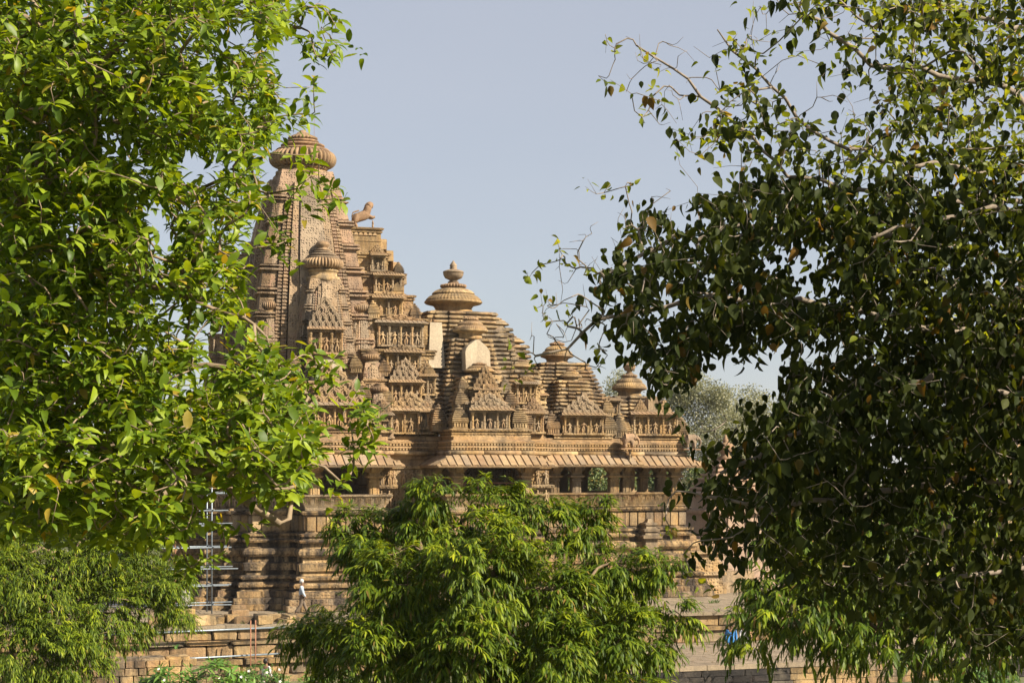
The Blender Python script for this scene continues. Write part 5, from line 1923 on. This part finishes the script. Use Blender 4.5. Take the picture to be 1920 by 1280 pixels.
# weeds in the joints of the terrace and dry leaves blown against its foot
lv = Leaves()
for _ in range(150):
    u = rng.uniform(-13, 23)
    w_ = W(u, rng.choice((13.6, 14.35, 14.7, 9.2, 24.0)) + rng.uniform(-.15, .15), 0)
    if rng.random() < .45: w_.z = -1.49 if u > 8 else GZ + .02
    elif rng.random() < .3: w_.z = -rng.uniform(.3, 1.4)
    for j in range(rng.randint(5, 12)):
        a = rng.uniform(0, 2 * PI)
        lv.add((w_.x + rng.gauss(0, .08), w_.y + rng.gauss(0, .08), w_.z), (math.cos(a) * .6, math.sin(a) * .6, rng.uniform(.3, 1.2)), (math.cos(a) * -.6, math.sin(a) * -.6, .8), rng.uniform(.12, .34))
root = link('weeds', None, loc=(0, 0, 0))
o = lv.build(root, 'lance', M_shrub2, 0)
o.parent = None
o.name = 'weeds'
bpy.data.objects.remove(root)
tag(o, 'small weeds growing in the joints and along the foot of the terrace', kind='stuff')
lv = Leaves()
for _ in range(900):
    w_ = W(rng.uniform(8, 24), rng.uniform(14.6, 23), -1.485) if rng.random() < .6 else W(rng.uniform(-12, 24), rng.uniform(9, 14), .012)
    a = rng.uniform(0, 2 * PI)
    lv.add(tuple(w_), (math.cos(a), math.sin(a), .05), (rng.gauss(0, .3), rng.gauss(0, .3), 1), rng.uniform(.07, .16))
root = link('fallen_leaves', None, loc=(0, 0, 0))
o = lv.build(root, 'small', M_dry, 0)
o.parent = None
o.name = 'fallen_leaves'
bpy.data.objects.remove(root)
tag(o, 'dry leaves scattered over the terrace paving and the lower court', kind='stuff')

# ------------------------------------------------------------------ trees behind the temple
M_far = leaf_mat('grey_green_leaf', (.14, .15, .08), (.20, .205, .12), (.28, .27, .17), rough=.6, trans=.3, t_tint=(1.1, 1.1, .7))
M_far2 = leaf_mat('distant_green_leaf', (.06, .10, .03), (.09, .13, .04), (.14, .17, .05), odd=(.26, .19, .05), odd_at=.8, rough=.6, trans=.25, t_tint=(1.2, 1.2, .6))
def far_tree(name, label, px, Y, top, spread, mat, n, leaf, group, base_frac=.35, sparse=True, nb=26):
    """airy tree: limbs first, small leaves in loose puffs round the twig ends"""
    base = Vector(((px - 960) / FPX * Y, Y, GZ))
    root = tag(link(name, None, loc=base), label, 'tree', group)
    sk = Skeleton()
    H = top - GZ
    e0 = sk.limb([base, base + Vector((.3, 0, H * .3)), base + Vector((0, .2, H * .62))], H * .02, H * .009, seg=.8)
    T = []
    for i in range(nb):
        a = rng.uniform(0, 2 * PI)
        f = rng.uniform(base_frac, 1)
        prof = math.sin(min(1, (f - base_frac) / (1 - base_frac) * .85 + .18) * PI) ** .7
        r = spread * prof * rng.uniform(.3, 1)
        T.append(base + Vector((r * math.cos(a), r * math.sin(a), H * f)))
    sk.grow([tuple(t) for t in T], sag=.1, wig=.06, seg=.8)
    sk.wood('branches', M_twigr, root, r_twig=.03, power=.4, n_side=4)
    P_, D_, N_, L_ = [], [], [], []
    for t in T:
        rr = spread * rng.uniform(.30, .55)
        q = nr.normal(0, 1, (n, 3))
        q = unit(q) * (nr.uniform(.0, 1, (n, 1)) ** .45) * np.array((1, 1, .8)) * rr
        P_.append(np.array(t) + q)
    P_ = np.concatenate(P_)
    m_ = len(P_)
    lv = Leaves()
    lv.extend(P_, nr.normal(0, 1, (m_, 3)) + np.array((0, 0, -.6)), nr.normal(0, 1, (m_, 3)) + np.array((.3, -.5, .6)), leaf * nr.uniform(.6, 1.2, m_))
    lv.build(root, 'small', mat, 0)
    return root


FT = 'trees standing behind the temple'
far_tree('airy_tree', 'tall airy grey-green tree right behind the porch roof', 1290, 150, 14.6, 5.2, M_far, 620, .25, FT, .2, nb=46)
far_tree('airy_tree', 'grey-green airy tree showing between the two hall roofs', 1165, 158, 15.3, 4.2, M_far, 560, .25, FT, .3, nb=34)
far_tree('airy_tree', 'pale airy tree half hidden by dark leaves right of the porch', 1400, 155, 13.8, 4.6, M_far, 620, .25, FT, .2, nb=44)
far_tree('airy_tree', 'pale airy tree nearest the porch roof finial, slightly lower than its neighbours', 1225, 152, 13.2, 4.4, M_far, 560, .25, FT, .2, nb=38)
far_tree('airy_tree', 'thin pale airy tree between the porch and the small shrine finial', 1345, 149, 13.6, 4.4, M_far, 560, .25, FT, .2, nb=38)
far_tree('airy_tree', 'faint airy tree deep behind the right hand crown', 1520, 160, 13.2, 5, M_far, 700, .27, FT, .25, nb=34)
k_ = 0
for (px_, Y_, top_, sp_, lab) in ((1060, 122, 6.9, 2.6, 'yellow-tinged tree seen through the first porch opening'), (1110, 126, 7.1, 2.6, 'small green tree seen between the middle porch columns'), (1190, 122, 7.2, 2.4, 'bushy tree seen through the third porch opening'), (1240, 124, 7.1, 2.2, 'bushy tree seen through the last porch opening'),
                                  (1330, 124, 7.4, 2.6, 'yellowish green tree just right of the porch corner'), (1385, 128, 6.6, 3.0, 'dark green tree behind the small shrine'), (1300, 118, 4.6, 2.2, 'low dark bush beside the porch plinth'), (1440, 132, 7.5, 3.6, 'green tree right of the small shrine')):
    far_tree('bushy_tree', lab, px_, Y_, top_, sp_, M_far2, 620, .27, FT, .06, nb=30)

# far wood that closes the horizon
M_wood = leaf_mat('far_wood_leaf', (.05, .08, .03), (.08, .11, .045), (.12, .14, .06), rough=.7, trans=.2)
lv = Leaves()
P_ = []
for i in range(230):
    a = rng.uniform(-.62, .62)
    d_ = rng.uniform(230, 330)
    c_ = np.array((d_ * math.sin(a), d_ * math.cos(a), GZ + rng.uniform(1, 4.5)))
    P_.append(c_ + unit(nr.normal(0, 1, (110, 3))) * nr.uniform(.6, 1, (110, 1)) * np.array((5.5, 4, 3.6)))
P_ = np.concatenate(P_)
m_ = len(P_)
lv.extend(P_, nr.normal(0, 1, (m_, 3)), nr.normal(0, 1, (m_, 3)) + np.array((0, -.5, .5)), nr.uniform(1.2, 2.2, m_))
root = link('far_wood', None, loc=(0, 0, 0))
o = lv.build(root, 'small', M_wood, 0)
o.parent = None
o.name = 'far_woodland'
bpy.data.objects.remove(root)
tag(o, 'low belt of far woodland closing the horizon behind the temple', kind='stuff')

# the day's thin dust haze
m, nt, N, L, pb = new_mat('dust_haze')
N.remove(pb)
pv = N.new('ShaderNodeVolumePrincipled')
pv.inputs['Color'].default_value = (.88, .91, .97, 1)
pv.inputs['Density'].default_value = .0001
L.new(pv.outputs[0], nt.nodes['Material Output'].inputs['Volume'])
hz = MB().box(-1300, 1300, -300, 1600, GZ - 1, 29).build('haze', m)
tag(hz, 'thin pale dust haze over the whole view', kind='stuff')
